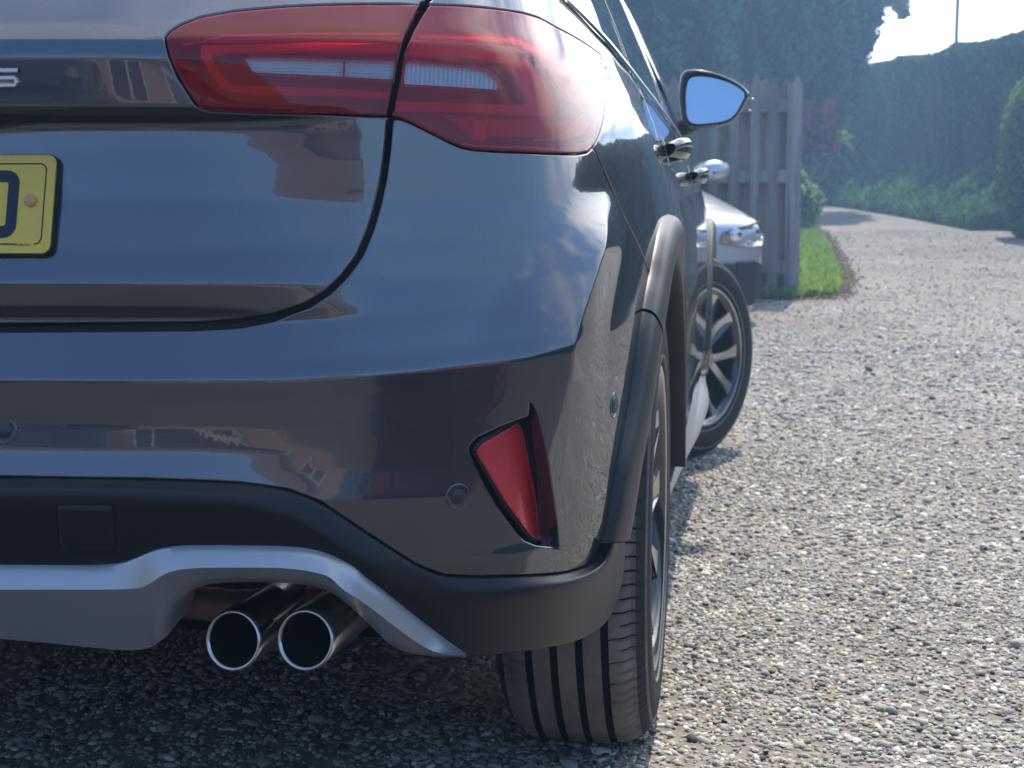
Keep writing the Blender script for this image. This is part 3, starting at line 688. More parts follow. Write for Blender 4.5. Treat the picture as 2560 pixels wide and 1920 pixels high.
# --- chrome badge: the end of the model name, an S, on the flat band
(bs, bz), = T([(35, 195)])
bp, bn = body(0.0+bs, bz); Bm = Matrix.Translation(Vector(body(bs, bz)[0])) @ Matrix.Rotation(math.atan2(-bn[0], bn[1])+pi, 4, 'Z') @ Matrix.Rotation(radians(90), 4, 'X')
def badge_S(name, x0):
    """squared S made of one bent chrome bar"""
    w_, h_, t_ = .040, .0185, .0042
    c = [(w_, h_-t_/2), (t_*.5+.002, h_-t_/2), (t_*.5, h_*.75), (t_*.5+.002, h_*.5), (w_-t_*.5-.002, h_*.5), (w_-t_*.5, h_*.27), (w_-t_*.5-.002, t_*.5), (0, t_*.5)]
    c = np.array(c)+[x0, -h_/2]; d = np.gradient(c, axis=0); d /= np.linalg.norm(d, axis=1)[:, None]; nn = np.stack([-d[:, 1], d[:, 0]], 1)
    P = []
    for p, q in zip(c, nn):
        P.append([Bm @ Vector((*(p+q*a), h)) for a, h in ((-t_/2, 0), (-t_/2, .003), (-t_*.3, .0042), (t_*.3, .0042), (t_/2, .003), (t_/2, 0))])
    return grid(name, P, mat('badge_chrome', (.9, .9, .9), .22, .55, coat=1), tailgate, caps=True, smooth=False)
badge_S('badge_letter', -.040+.0055)

# --- cladding below the bumper, silver skid plate
def loft(name, rows, offs, m, parent, mirror=True, n=6, close=True):
    """rows of photograph points laid on the skin at given offsets, smoothed along their length"""
    P = []
    for r, o in zip(rows, offs):
        sz = np.array(T(r, o)); c = catmull(sz, n); c = np.stack([gsmooth(c[:, 0], 2.2), gsmooth(c[:, 1], 2.2)], 1)
        if close: c = np.vstack([[[0, c[0, 1]]], [[c[0, 0]*.5, c[0, 1]]], c])
        oo = np.interp(np.arange(len(c)), [0, len(c)-1], [1, 1])
        P.append(body(c[:, 0], c[:, 1], np.full(len(c), o) if np.isscalar(o) else np.interp(np.linspace(0, 1, len(c)), np.linspace(0, 1, len(o)), o))[0])
    P = np.array(P)
    if mirror: P = np.concatenate([P[:, ::-1]*[-1, 1, 1], P[:, 1:]], 1)
    return P
def crossmooth(P, k):
    """refine across the rows with Catmull-Rom so ridges are soft"""
    Q = np.array([catmull(P[:, i], k) for i in range(P.shape[1])]); return Q.transpose(1, 0, 2)
Ac = [(0, 1192), (200, 1194), (350, 1196), (450, 1199), (520, 1202), (600, 1206), (680, 1215), (760, 1236), (830, 1272), (900, 1320), (1000, 1385), (1060, 1420), (1110, 1437), (1180, 1441), (1270, 1439), (1350, 1436), (1420, 1429), (1465, 1414), (1490, 1394), (1504, 1359)]
Bc = [(0, 1236), (200, 1237), (350, 1240), (440, 1246), (510, 1246), (590, 1253), (670, 1266), (740, 1290), (800, 1325), (870, 1378), (960, 1435), (1040, 1478), (1100, 1496), (1180, 1494), (1280, 1485), (1370, 1473), (1440, 1460), (1490, 1436), (1520, 1405), (1534, 1358)]
Cc = [(0, 1412), (200, 1412), (330, 1397), (400, 1370), (480, 1364), (600, 1364), (720, 1366), (800, 1376), (850, 1398), (930, 1456), (1020, 1530), (1090, 1583), (1160, 1637), (1219, 1632), (1300, 1624), (1380, 1610), (1459, 1590), (1511, 1556), (1543, 1500), (1562, 1356)]
P = loft('', [Ac, Bc, Cc], [-.003, .013, .010], None, None)
A_, B_, C_ = P
n_ = P.shape[1]
down = np.array([0, 0, -1.])
A0 = A_+(A_-B_)*.02; _ph = np.radians(np.interp(np.abs(A_[:, 0]), [0, .5, .7, .78, .82, .84], [0, 12, 22, 42, 62, 72])); inward = -np.stack([np.sign(A_[:, 0])*np.sin(_ph), -np.cos(_ph), 0*_ph], 1)*.014
rows = [A_+inward*.8, A_, A_*.75+B_*.25-inward*.26, B_, B_*.6+C_*.4+[0, -.001, 0], B_*.15+C_*.85+[0, -.0005, 0], C_, C_+[0, .006, -.004]]
ctr_ = np.array([0, .6, .3]); 
last = C_+[0, .05, 0.0]; last[:, 0] *= .96
P2 = np.array(rows)
Q = crossmooth(P2, 4); Q = np.concatenate([Q, [last]], 0)
cladding = grid('bumper_cladding', Q, M['cladding'], car, flip=True)
# towing-eye cover: a square with rounded corners let into the cladding
tw = T([(140, 1275), (145, 1262), (158, 1258), (268, 1260), (280, 1265), (285, 1280), (290, 1370), (288, 1384), (278, 1390), (168, 1388), (154, 1382), (148, 1368)], .014)
def onclad(P, lift):
    P = np.array(P); zA, zB, zC = (np.array([r[n_//2+30][2]]*1) for r in (A_, B_, C_))
    i = np.arange(n_//2, n_); res = []; YY = Q[:-1]
    for s, z in P:
        x = body(s, z)[0][0]; k = i[min(max(int(np.searchsorted(B_[i, 0], x)), 1), len(i)-1)]; ys = []
        for kk in (k-1, k): col = YY[5:-6, kk]; j = np.argsort(col[:, 2]); ys.append(np.interp(z, col[j, 2], col[j, 1]))
        t_ = (x-B_[k-1, 0])/(B_[k, 0]-B_[k-1, 0]+1e-9); res.append((x, ys[0]*(1-t_)+ys[1]*t_-lift, z))
    return np.array(res)
tw = np.array(polyfix(np.array(tw), .004)); tc_ = tw.mean(0)
def tz(k, lift): return onclad(tc_+(tw-tc_)*k, lift)
grid('tow_cover_groove', np.stack([tz(1.03, .0004), tz(1.0, -.0015), tz(.975, .0004)], 0), M['black'], cladding, closed_v=True)
grid('tow_cover', np.stack([tz(.975, .0), tz(.965, .0016), tz(.7, .0018), tz(.4, .0018), tz(.01, .0018)], 0), M['cladding'], cladding, closed_v=True)

Ts = [(0, 1416), (150, 1417), (270, 1418), (330, 1401), (372, 1382), (410, 1372), (450, 1368), (500, 1367), (560, 1367), (640, 1368), (730, 1370), (790, 1379), (850, 1402), (920, 1452), (990, 1507), (1060, 1563), (1120, 1608), (1164, 1639)]
Ms = [(0, 1474), (150, 1474), (262, 1474), (336, 1472), (372, 1462), (404, 1438), (445, 1424), (500, 1420), (560, 1419), (640, 1419), (730, 1421), (790, 1432), (850, 1462), (920, 1514), (985, 1565), (1040, 1605), (1095, 1634), (1165, 1641)]
Is = [(0, 1597), (150, 1610), (300, 1626), (372, 1622), (403, 1598), (413, 1550), (442, 1502), (495, 1466), (560, 1457), (640, 1455), (730, 1458), (800, 1469), (850, 1494), (910, 1547), (955, 1595), (1000, 1627), (1070, 1640), (1164, 1643)]
P = loft('', [Ts, Ms, Is], [.014, .030, .008], None, None, n=6)
a, b, c = P
e0 = a+[0, .014, .003]; d = c+[0, .028, .0]; mid = (c*.5+b*.5)+[0, -.0015, 0]
Q = np.array([e0, a, a*.5+b*.5+[0, -.001, .0005], b*.97+a*.03, b, b*.96+c*.04, mid, c, d, d+[0, .06, .012]])
skid = grid('skid_plate', Q, M['silver'], car, flip=True)
skid.data.set_sharp_from_angle(angle=radians(50))

# --- exhaust tips
for sg in (1, -1):
    for cx, cz in ((582, 1602), (763, 1601)):
        d = FW+RT*(cx-CX)/F-UP*(cz-CY)/F; p0 = CAM+d*((-.765-CAM[1])/d[1])
        R = .0305; prof = []
        ax = np.array([.10, 1, .03]); ax /= np.linalg.norm(ax); u = np.cross(ax, [0, 0, 1.]); u /= np.linalg.norm(u); v = np.cross(u, ax)
        def ringp(r, l, cut=0): return [p0+ax*l+r*(1.04*cos(t)*u+sin(t)*v)-ax*cut*(sin(t)*.35+cos(t)*-.10)*-.02 for t in np.linspace(0, 2*pi, 48, endpoint=False)]
        rows = [ringp(R-.0045, .14, 1), ringp(R-.0045, .012, 1), ringp(R-.004, .002, 1), ringp(R-.0018, -.002, 1), ringp(R, .001, 1), ringp(R+.0005, .006, 1), ringp(R, .03, .5), ringp(R, .16, 0), ringp(R*.8, .19, 0)]
        rows = np.array(rows); rows[..., 0] *= sg
        ex = grid('exhaust_tip', rows[2:], M['exhaust'], car, closed_v=True)
        grid('exhaust_bore', rows[:3], M['soot_shade'], ex, closed_v=True)
        cap = np.array([ringp(R-.004, .139, 1), ringp(.0005, .139, 1)]); cap[..., 0] *= sg
        grid('bore_end', cap, M['soot_shade'], ex, closed_v=True)
    tube('exhaust_pipe', [(sg*.36, -.64, .352), (sg*.44, -.655, .352), (sg*.50, -.63, .352), (sg*.56, -.60, .35)], .019, M['rust'], car, 18)
box('silencer', (-.30, -.42, .33), (.36, -.20, .42), M['soot_shade'], car, .04)

# --- arch flares and sills
def xsk(y, z): return body(s_at(y, z), z)[0]
Lf = [(1505, 1357), (1520, 1300), (1540, 1170), (1565, 1044), (1578, 971), (1589, 900), (1602, 806), (1613, 734), (1625, 680), (1631, 644), (1642, 589), (1656, 546), (1672, 524)]
Mf = [(1532, 1357), (1551, 1300), (1569, 1152), (1590, 1044), (1600, 985), (1608, 935), (1620, 843), (1630, 785), (1645, 700), (1651, 662), (1665, 595), (1678, 560), (1688, 540)]
Rf = [(1562, 1357), (1574, 1300), (1598, 1152), (1609, 1098), (1628, 968), (1634, 931), (1650, 837), (1660, 763), (1671, 709), (1687, 647), (1703, 618)]
def onarch(px, py, R):
    """where the ray to a photograph point meets the barrel of radius R round the axle"""
    d = FW+RT*(px-CX)/F-UP*(py-CY)/F; o = CAM
    a = d[1]**2+d[2]**2; b = 2*(o[1]*d[1]+(o[2]-.335)*d[2]); c = o[1]**2+(o[2]-.335)**2-R*R
    t = (-b-sqrt(max(0, b*b-4*a*c)))/(2*a); return o+t*d
Lp = [body(*q)[0] for q in T(Lf)]; 
def ang(p): return math.degrees(math.atan2(-p[1], p[2]-.335))
la_ = [(ang(p), np.hypot(p[1], p[2]-.335), p[0]) for p in Lp][:-2]
rp = [onarch(*q, .388) for q in Rf]; ra_ = [(ang(p), .388, p[0]) for p in rp][:-2]
th = np.linspace(-88, max(a[0] for a in la_), 70)
def tab(T_, t, k): T_ = sorted(T_); return np.interp(t, [q[0] for q in T_], [q[k] for q in T_])
la_ += [(t, .452, xsk(.452*sin(radians(-t)), .335+.452*cos(radians(t)))[0]) for t in (-88, -70, -50, -30, -10, 5)]
ra_ += [(t, .388, x) for t, x in ((-88, .899), (-60, .899), (-35, .898), (-12, .895), (2, .893))]
print('arch L', [tuple(np.round(a, 3)) for a in sorted(la_)]); print('arch R', [tuple(np.round(a, 3)) for a in sorted(ra_)])
def flare(yc, m, rear=True, seg=((-88, 45.5), (46.2, 200))):
    for a0, a1 in seg:
        tt = [t for t in np.linspace(-88, th[-1], 90) if a0 <= t <= a1]
        if a0 > -88: tt = [a0]+tt
        elif a1 < th[-1]: tt = tt+[a1]
        P = []
        for t in tt:
            if rear: Ro, Xo, Xi = tab(la_, t, 1), tab(la_, t, 2), tab(ra_, t, 2)
            else: Ro, Xo, Xi = .452, .885, .895
            Ri = .388; pr_ = .05+.95*float(smoothstep(-40, -5, t)) if rear else 1.0; s_, c_ = sin(radians(t)), cos(radians(t)); W_ = Ro-Ri
            prof = [(Ro+.001, Xo-.003), (Ro, Xo+.004), (Ro-.10*W_, Xo*.85+Xi*.15+.013*pr_), (Ro-.45*W_, Xo*.5+Xi*.5+.017*pr_), (Ro-.8*W_, Xo*.1+Xi*.9+.008*pr_), (Ri+.002, Xi+.001), (Ri-.003, Xi-.006), (Ri-.004, Xi-.05)]
            P.append([(x, yc-r*s_, .335+r*c_) for r, x in prof])
        P = np.array(P); P = np.array([catmull(p, 3) for p in P])
        for sg in (1, -1):
            o = grid('arch_cladding', P*[sg, 1, 1], M['flare'], car); nvv = P.shape[1]-1; o.data.materials.append(M['black'])
            o.data.polygons.foreach_set('material_index', np.array([1 if (j >= nvv-6 and tt[i] < 0 and rear) else 0 for i in range(len(P)-1) for j in range(nvv)], dtype=np.int32))  # forward inner return of the rear arch coloured black in place of shade
flare(0, None); flare(2.7, None, False, ((-88, 95),))
for sg in (1, -1):
    P = []
    for y in np.linspace(.40, 2.30, 30):
        x = float(np.interp(y, [.4, 1.0, 1.4, 1.75, 2.3], [.79, .816, .829, .846, .858]))
        P.append([(sg*(x+dx), y, z) for dx, z in ((-.02, .335), (.004, .325), (.026, .29), (.034, .245), (.030, .205), (.01, .175), (-.05, .165))])
    si = grid('sill', P, M['cladding'], car, smooth=True)
    P = []
    for y in np.linspace(.42, 2.28, 30):
        x = float(np.interp(y, [.4, 1.0, 1.4, 1.75, 2.3], [.79, .816, .829, .846, .858]))
        P.append([(sg*(x+dx), y, z) for dx, z in ((.020, .312), (.036, .285), (.044, .245), (.040, .205), (.018, .18))])
    P = np.array([catmull(p, 3) for p in P]); grid('sill_strip', P, M['sillsilver'], si)

# --- wheels
def wheel(name):
    """axle along X, outer face at +X; returns an Empty with tyre, rim and spokes"""
    W = empty(name, parent=car); R = .335
    hwid = .1075
    # tyre section from inner bead to outer bead: (x, r); tread flat with four grooves
    prof = [(-.088, .222), (-.100, .235), (-.1075, .262), (-.106, .288), (-.098, .308), (-.090, .3185)]
    gro = [-.052, -.018, .016, .050]; tread = []
    x = -.084
    def crown(x): return R-.0055*(x/.084)**2-.010*max(0, (abs(x)-.066)/.018)**2
    xs = [-.084, -.078, -.070, -.064]
    for g in gro:
        xs += [g-.0052, g-.0046, g+.0046, g+.0052]
        if g != gro[-1]: xs += [g+.017]
    xs += [.064, .070, .078, .084]; xs = sorted(xs)
    tr = []
    for x in xs:
        r = crown(x); ing = any(abs(x-g) < .0049 for g in gro)
        tr.append((x, r-.0075 if ing else r))
    prof = prof+tr+[(.090, .3185), (.098, .308), (.106, .288), (.1075, .262), (.1035, .240), (.098, .230), (.088, .222)]
    npit = 108; V = []; nr = 0
    for i in range(npit):
        for j, (f, dp) in enumerate(((0, 0), (.13, 1), (.24, 1), (.37, 0), (.7, 0))):
            row = []
            for x, r in prof:
                ax_ = abs(x); sh = 1 if (.057 < ax_ < .0915 and r > .31) else 0
                skew = .012*(x/.084)+(.006 if x < 0 else 0)
                t = 2*pi*(i+f)/npit+skew+(0 if x > 0 else pi/npit)
                long = 1.0 if i % 2 == 0 or ax_ > .068 else .25
                d = .0040*dp*sh*long
                rr = r-d; row.append((x, -rr*sin(t), rr*cos(t)))
            V.append(row); nr += 1
    V = np.array(V)
    ty = grid('tyre', V, M['tyre'], W, closed_u=True, smooth=True, flip=True); ty.data.set_sharp_from_angle(angle=radians(32))
    ty.data.materials.append(M['rubber']); ty.data.materials.append(M['groove']); npf = len(prof)-1; idx = []
    for i in range(npit*5):
        f = i % 5
        for j in range(npf):
            (xa, ra), (xb, rb) = prof[j], prof[j+1]; xm = (xa+xb)/2; rm_ = (ra+rb)/2
            if any(abs(xm-g) < .0053 for g in gro): idx.append(2)
            elif abs(xm) > .0905 or rm_ < .315: idx.append(1)
            elif f == 1 and abs(xm) > .0565 and (i//5 % 2 == 0 or abs(xm) > .068): idx.append(2)
            else: idx.append(0)
    ty.data.polygons.foreach_set('material_index', np.array(idx, dtype=np.int32))
    # raised rings on the sidewall
    for rr, x in ((.300, .1025), (.243, .1050)):
        P = [[(x+dx, -(rr+dr)*sin(t), (rr+dr)*cos(t)) for dx, dr in ((-.002, -.003), (.0012, -.0018), (.0012, .0018), (-.002, .003))] for t in np.linspace(0, 2*pi, 96, endpoint=False)]
        grid('tyre_ring', P, M['tyre'], ty, closed_u=True)
    # rim: machined lip and black barrel
    lipp = [(.094, .223), (.1025, .2275), (.1035, .2238), (.1015, .2205)]
    P = [[(x, -r*sin(t), r*cos(t)) for x, r in lipp] for t in np.linspace(0, 2*pi, 96, endpoint=False)]
    rim = grid('rim', P, M['machined'], W, closed_u=True)
    bar = [(.1015, .2205), (.094, .2085), (.080, .203), (.02, .196), (-.06, .196), (-.09, .222)]
    P = [[(x, -r*sin(t), r*cos(t)) for x, r in bar] for t in np.linspace(0, 2*pi, 64, endpoint=False)]
    grid('barrel', P, M['rimblack'], rim, closed_u=True)
    P = [[(x, -r*sin(t), r*cos(t)) for x, r in ((.02, .16), (.02, .07), (-.03, .07), (-.03, .16))] for t in np.linspace(0, 2*pi, 48, endpoint=False)]
    grid('brake_disc', P, M['exhaust'], W, closed_u=True, closed_v=True)
    P = [[(-.04, -r*sin(t), r*cos(t)) for r in (0, .2)] for t in np.linspace(0, 2*pi, 40, endpoint=False)]
    grid('back_plate', P, M['black'], W, closed_u=True)
    # hub with bolts
    P = [[(x, -r*sin(t), r*cos(t)) for x, r in ((.05, .075), (.078, .072), (.082, .064), (.082, .036), (.088, .032), (.090, .02), (.090, 0))] for t in np.linspace(0, 2*pi, 40, endpoint=False)]
    hub = grid('hub', P, M['rimblack'], W, closed_u=True); hub.data.set_sharp_from_angle(angle=radians(40))
    # five split spokes: machined face, black flanks
    for k in range(5):
        th0 = 2*pi*k/5+.35
        for sd in (-1, 1):
            st = []
            for f in np.linspace(0, 1, 9):
                r = .045+.168*f; da = sd*(.10+.24*f**1.1)
                wd = .0112+.004*(1-f)+.012*max(0, f-.82)/.18; xf = .084+.010*f-.012*sin(pi*f)
                c_ = np.array([r*cos(th0+da), r*sin(th0+da)]); tn = np.array([-sin(th0+da), cos(th0+da)])
                st.append((c_, tn, wd, xf))
            fa = []; fl = []
            for c_, tn, wd, xf in st:
                a, b = c_-tn*wd, c_+tn*wd; a2, b2 = c_-tn*(wd+.004), c_+tn*(wd+.004)
                fa.append([(xf, -a[1], a[0]), (xf, -b[1], b[0])])
                fl.append([(xf-.0006, -a[1], a[0]), (xf-.0006, -b[1], b[0]), (xf-.006, -b2[1], b2[0]), (xf-.042, -b2[1], b2[0]), (xf-.042, -a2[1], a2[0]), (xf-.006, -a2[1], a2[0])])
            sp = grid('spoke', fl, M['rimblack'], W, closed_v=True, smooth=False, caps=True)
            grid('spoke_face', fa, M['machined'], sp, smooth=False)
        # the foot joining the pair near the rim
    return W
W1 = wheel('rear_wheel')
def copy_tree(o, parent):
    c = o.copy(); COL.objects.link(c); c.parent = parent
    for ch in list(o.children): copy_tree(ch, c)
    return c
W1.location = (.772, 0, .335); W1.rotation_euler = (.35, 0, 0)
Wf = copy_tree(W1, car); Wf.name = 'front_wheel'; Wf.location = (.80, 2.7, .335); Wf.rotation_euler = (.3, 0, radians(-28.5))
Wl = copy_tree(W1, car); Wl.name = 'rear_wheel'; Wl.location = (-.772, 0, .335); Wl.rotation_euler = (1.2, 0, pi)
Wg = copy_tree(W1, car); Wg.name = 'front_wheel'; Wg.location = (-.785, 2.7, .335); Wg.rotation_euler = (.5, 0, pi-radians(25))

# --- door mirrors
def door_mirror(sg):
    # outline in the (x, z) plane, seen from behind
    o = np.array([(.862, 1.160), (.872, 1.172), (.90, 1.174), (.94, 1.166), (.98, 1.150), (1.012, 1.128), (1.018, 1.112), (1.008, 1.088), (.99, 1.060), (.965, 1.046), (.92, 1.040), (.885, 1.040), (.868, 1.052), (.860, 1.09), (.858, 1.13)])
    o = catmull(np.vstack([o, o[:1]]), 4)[:-1]; c = o.mean(0); Y0 = 1.93
    o = c+(o-c)*1.15-[.030, -.002]
    def lay(k, dy, sh=0): return [(sg*(c[0]+(p[0]-c[0])*k+sh), Y0+dy, c[1]+(p[1]-c[1])*k) for p in o]
    mi = grid('door_mirror', [lay(.90, .004), lay(.94, -.004), lay(1.0, 0), lay(1.03, .015), lay(1.0, .05, -.003), lay(.85, .095, -.012), lay(.55, .125, -.02), lay(.02, .135, -.02)], M['paint'], car, closed_v=True)
    grid('mirror_rim', [lay(.90, .005), lay(.935, -.006), lay(.93, -.0065), lay(.86, .002)], M['black'], mi, closed_v=True)
    tiltm = np.array(lay(.875, .004)); 
    V = [tuple(p) for p in tiltm]+[tuple(tiltm.mean(0))]; nn = len(o)
    # the glass is aimed out and down a little, as set for the driver
    cc = tiltm.mean(0); V = [(p[0], p[1]+(p[0]-cc[0])*.0-(p[2]-cc[2])*-.0, p[2]) for p in V]
    g = mesh('mirror_glass', V, [(i, (i+1) % nn, nn) if sg > 0 else ((i+1) % nn, i, nn) for i in range(nn)], M['mirror'], mi, False)
    # flat glass leaning back so that it shows the sky behind the camera
    for v in g.data.vertices: v.co.y += (v.co.z-cc[2])*.17+(abs(v.co.x)-abs(cc[0]))*-.05-.001
    st = [[(sg*x, y, z) for x, y, z in ((xx, 1.95, 1.065-q), (xx, 1.97, 1.085-q), (xx, 2.02, 1.085-q), (xx, 2.04, 1.06-q), (xx, 2.0, 1.03-q), (xx, 1.96, 1.035-q))] for xx, q in ((.78, .05), (.82, .025), (.86, .005), (.89, -.002))]
    grid('mirror_foot', st, M['black'], mi, closed_v=True)
    grid('turn_indicator', [[(sg*(1.012+.012*cos(a)), Y0+.025+.03*sin(a)*.3+dy, 1.095+.018*sin(a)) for a in np.linspace(0, 2*pi, 10, endpoint=False)] for dy in (-.004, .03)], M['clearbit'], mi, closed_v=True, caps=True)
M['clearbit'] = mat('clear_indicator', (.85, .85, .82), .1, coat=1)
door_mirror(1); door_mirror(-1)
#@@ENV
# ------------------------------------------------------------------ ground
def gz(x, y):
    x = np.asarray(x, float); y = np.asarray(y, float); t = y-2.8
    r = .04*np.where(t > 0, t*t/(np.abs(t)+.6), 0); r = np.where(y > 60, .04*57, r)
    return r+0*x
def ground_mat():
    m, t, p = node_mat('gravel_drive'); p.inputs['Roughness'].default_value = .9; p.inputs['Specular IOR Level'].default_value = .2
    c = t.nodes.new('ShaderNodeTexCoord')
    n1 = noise(t, 3.0, 8, .7, 'Object'); n2 = noise(t, .55, 4, .5, 'Object')
    v = t.nodes.new('ShaderNodeTexVoronoi'); v.inputs['Scale'].default_value = 75; t.links.new(c.outputs['Object'], v.inputs['Vector'])
    v2 = t.nodes.new('ShaderNodeTexVoronoi'); v2.inputs['Scale'].default_value = 150; t.links.new(c.outputs['Object'], v2.inputs['Vector'])
    r0 = cramp(t, n1.outputs['Fac'], [(.3, (.17, .155, .14)), (.5, (.26, .235, .205)), (.72, (.34, .305, .265))])
    s = t.nodes.new('ShaderNodeSeparateColor'); t.links.new(v.outputs['Color'], s.inputs[0])
    r1 = cramp(t, s.outputs[0], [(0, (.10, .10, .10)), (.2, (.28, .26, .24)), (.5, (.42, .40, .37)), (.78, (.30, .27, .24)), (.93, (.62, .60, .57)), (1, (.75, .73, .70))])
    mk = cramp(t, v.outputs['Distance'], [(.30, (1, 1, 1)), (.52, (0, 0, 0))])
    mx = t.nodes.new('ShaderNodeMix'); mx.data_type = 'RGBA'; mf = t.nodes.new('ShaderNodeMath'); mf.operation = 'MULTIPLY'; mf.inputs[1].default_value = .85
    t.links.new(mk.outputs[0], mf.inputs[0]); t.links.new(mf.outputs[0], mx.inputs[0]); t.links.new(r0.outputs[0], mx.inputs[6]); t.links.new(r1.outputs[0], mx.inputs[7])
    m2 = t.nodes.new('ShaderNodeMix'); m2.data_type = 'RGBA'; m2.blend_type = 'MULTIPLY'; m2.inputs[0].default_value = 1
    r2 = cramp(t, n2.outputs['Fac'], [(.3, (.72, .68, .64)), (.7, (1.05, 1.04, 1.03))]); t.links.new(mx.outputs[2], m2.inputs[6]); t.links.new(r2.outputs[0], m2.inputs[7])
    t.links.new(m2.outputs[2], p.inputs['Base Color'])
    a = bump(t, p, v.outputs['Distance'], -.9, .012); 
    n3 = noise(t, 260, 4); bump(t, p, n3.outputs['Fac'], .5, .004, a); return m
M['gravel'] = ground_mat()
def sheet(name, xs, ys, m, dz=0, kind='structure', rough_=0):
    X, Y = np.meshgrid(xs, ys, indexing='ij'); Z = gz(X, Y)+dz
    if rough_: Z = Z+rough_*rng.standard_normal(Z.shape)
    o = grid(name, np.stack([X, Y, Z], -1), m); props(o, kind=kind); return o
sp = lambda a, b, n: np.linspace(a, b, n)
gx = np.unique(np.concatenate([[-900, -300, -80], sp(-30, 30, 41), [80, 300, 900]]))
gy = np.unique(np.concatenate([[-900, -300, -80], sp(-30, 2, 17), sp(2.2, 8, 40), sp(8.5, 70, 80), [100, 300, 1200]]))
sheet('ground', gx, gy, mat('field_earth', (.07, .075, .035), .95, var=.4, vscale=.6, bmp=.4, bscale=20, bdist=.03))
sheet('gravel_driveway', sp(-14, 7.2, 30), np.unique(np.concatenate([sp(-13, 2, 12), sp(2.2, 8, 30), sp(8.4, 42, 70)])), M['gravel'], .004)

M['dark_ground'] = mat('added_dark_ground', (.075, .068, .06), .9, var=.25, vscale=2, bmp=.6, bscale=90, bdist=.006)
sheet('unseen_dark_apron', sp(.5, 6.0, 12), sp(-12, -.75, 14), M['dark_ground'], .009); sheet('unseen_dark_apron', sp(-13, .5, 14), sp(-12, -.75, 14), M['dark_ground'], .009)  # unseen dark ground added behind the car to darken reflections in its paint
# loose stones
def stones():
    ph = (1+5**.5)/2
    iv = np.array([(-1, ph, 0), (1, ph, 0), (-1, -ph, 0), (1, -ph, 0), (0, -1, ph), (0, 1, ph), (0, -1, -ph), (0, 1, -ph), (ph, 0, -1), (ph, 0, 1), (-ph, 0, -1), (-ph, 0, 1)], float); iv /= np.linalg.norm(iv[0])
    it = np.array([(0, 11, 5), (0, 5, 1), (0, 1, 7), (0, 7, 10), (0, 10, 11), (1, 5, 9), (5, 11, 4), (11, 10, 2), (10, 7, 6), (7, 1, 8), (3, 9, 4), (3, 4, 2), (3, 2, 6), (3, 6, 8), (3, 8, 9), (4, 9, 5), (2, 4, 11), (6, 2, 10), (8, 6, 7), (9, 8, 1)])
    it = it[iv[it].mean(1)[:, 2] > -.45]
    pos = []; rad = []
    for x0, x1, y0, y1, n, r0 in ((.50, 2.2, -.35, 1.2, 56000, .0039), (.80, 3.0, 1.2, 3.0, 38000, .0049), (.85, 4.1, 3.0, 5.6, 30000, .0064), (.95, 5.1, 5.6, 19, 38000, .0070), (-1.2, .50, -.3, .55, 12000, .0045), (-1.2, 2.4, -.78, -.3, 9000, .0045), (2.2, 3.4, -.78, 1.2, 6000, .005)):
        q = np.stack([rng.uniform(x0, x1, n), y0+(y1-y0)*rng.random(n)**(2.4 if y1 > 9 else 1.0)], 1)
        keep = rng.random(n) < .45+.55*(np.sin(q[:, 0]*5.1+np.sin(q[:, 1]*3.3)*1.6)*np.sin(q[:, 1]*4.2+q[:, 0]*2)*.5+.5)
        pos.append(q[keep]); rad.append(r0*np.exp(rng.normal(0, .36, keep.sum())))
    pos = np.concatenate(pos); rad = np.concatenate(rad); n = len(pos)
    sc = np.stack([rng.uniform(.9, 1.7, n), rng.uniform(.65, 1.1, n), rng.uniform(.32, .65, n)], 1)*rad[:, None]
    th = rng.uniform(0, 2*pi, n); tl = rng.normal(0, .28, n)
    V = iv[None]*(1+rng.uniform(-.22, .22, (n, 12, 1)))*sc[:, None]
    x, y, z = V[..., 0], V[..., 1], V[..., 2]
    z2 = z*np.cos(tl)[:, None]+x*np.sin(tl)[:, None]; x2 = x*np.cos(tl)[:, None]-z*np.sin(tl)[:, None]
    X = x2*np.cos(th)[:, None]-y*np.sin(th)[:, None]+pos[:, :1]; Y = x2*np.sin(th)[:, None]+y*np.cos(th)[:, None]+pos[:, 1:]
    Z = z2+gz(pos[:, 0], pos[:, 1])[:, None]+.004+(sc[:, 2]*rng.uniform(-.1, .8, n))[:, None]
    g = np.clip(rng.normal(.33, .085, n), .08, .8); lightm = rng.random(n) < .08; g[lightm] = rng.uniform(.5, .78, lightm.sum()); dk = rng.random(n) < .05; g[dk] = rng.uniform(.03, .09, dk.sum())
    warm = rng.uniform(.06, .30, n); C = np.stack([g*(1+warm*.35), g, g*(1-warm*.9), np.ones(n)], 1)
    m, t, p = node_mat('loose_stone'); a = t.nodes.new('ShaderNodeAttribute'); a.attribute_name = 'tone'
    t.links.new(a.outputs['Color'], p.inputs['Base Color']); p.inputs['Roughness'].default_value = .7; p.inputs['Specular IOR Level'].default_value = .35
    nn = noise(t, 500, 3); bump(t, p, nn.outputs['Fac'], .4, .001)
    o = bigmesh('gravel_stones', np.stack([X, Y, Z], -1).reshape(-1, 3), (it[None]+12*np.arange(n)[:, None, None]).reshape(-1, 3), m, smooth=True, col=np.repeat(C, 12, 0))
    props(o, 'pale grey and tan loose stones strewn over the driveway', 'gravel', kind='stuff')
stones()

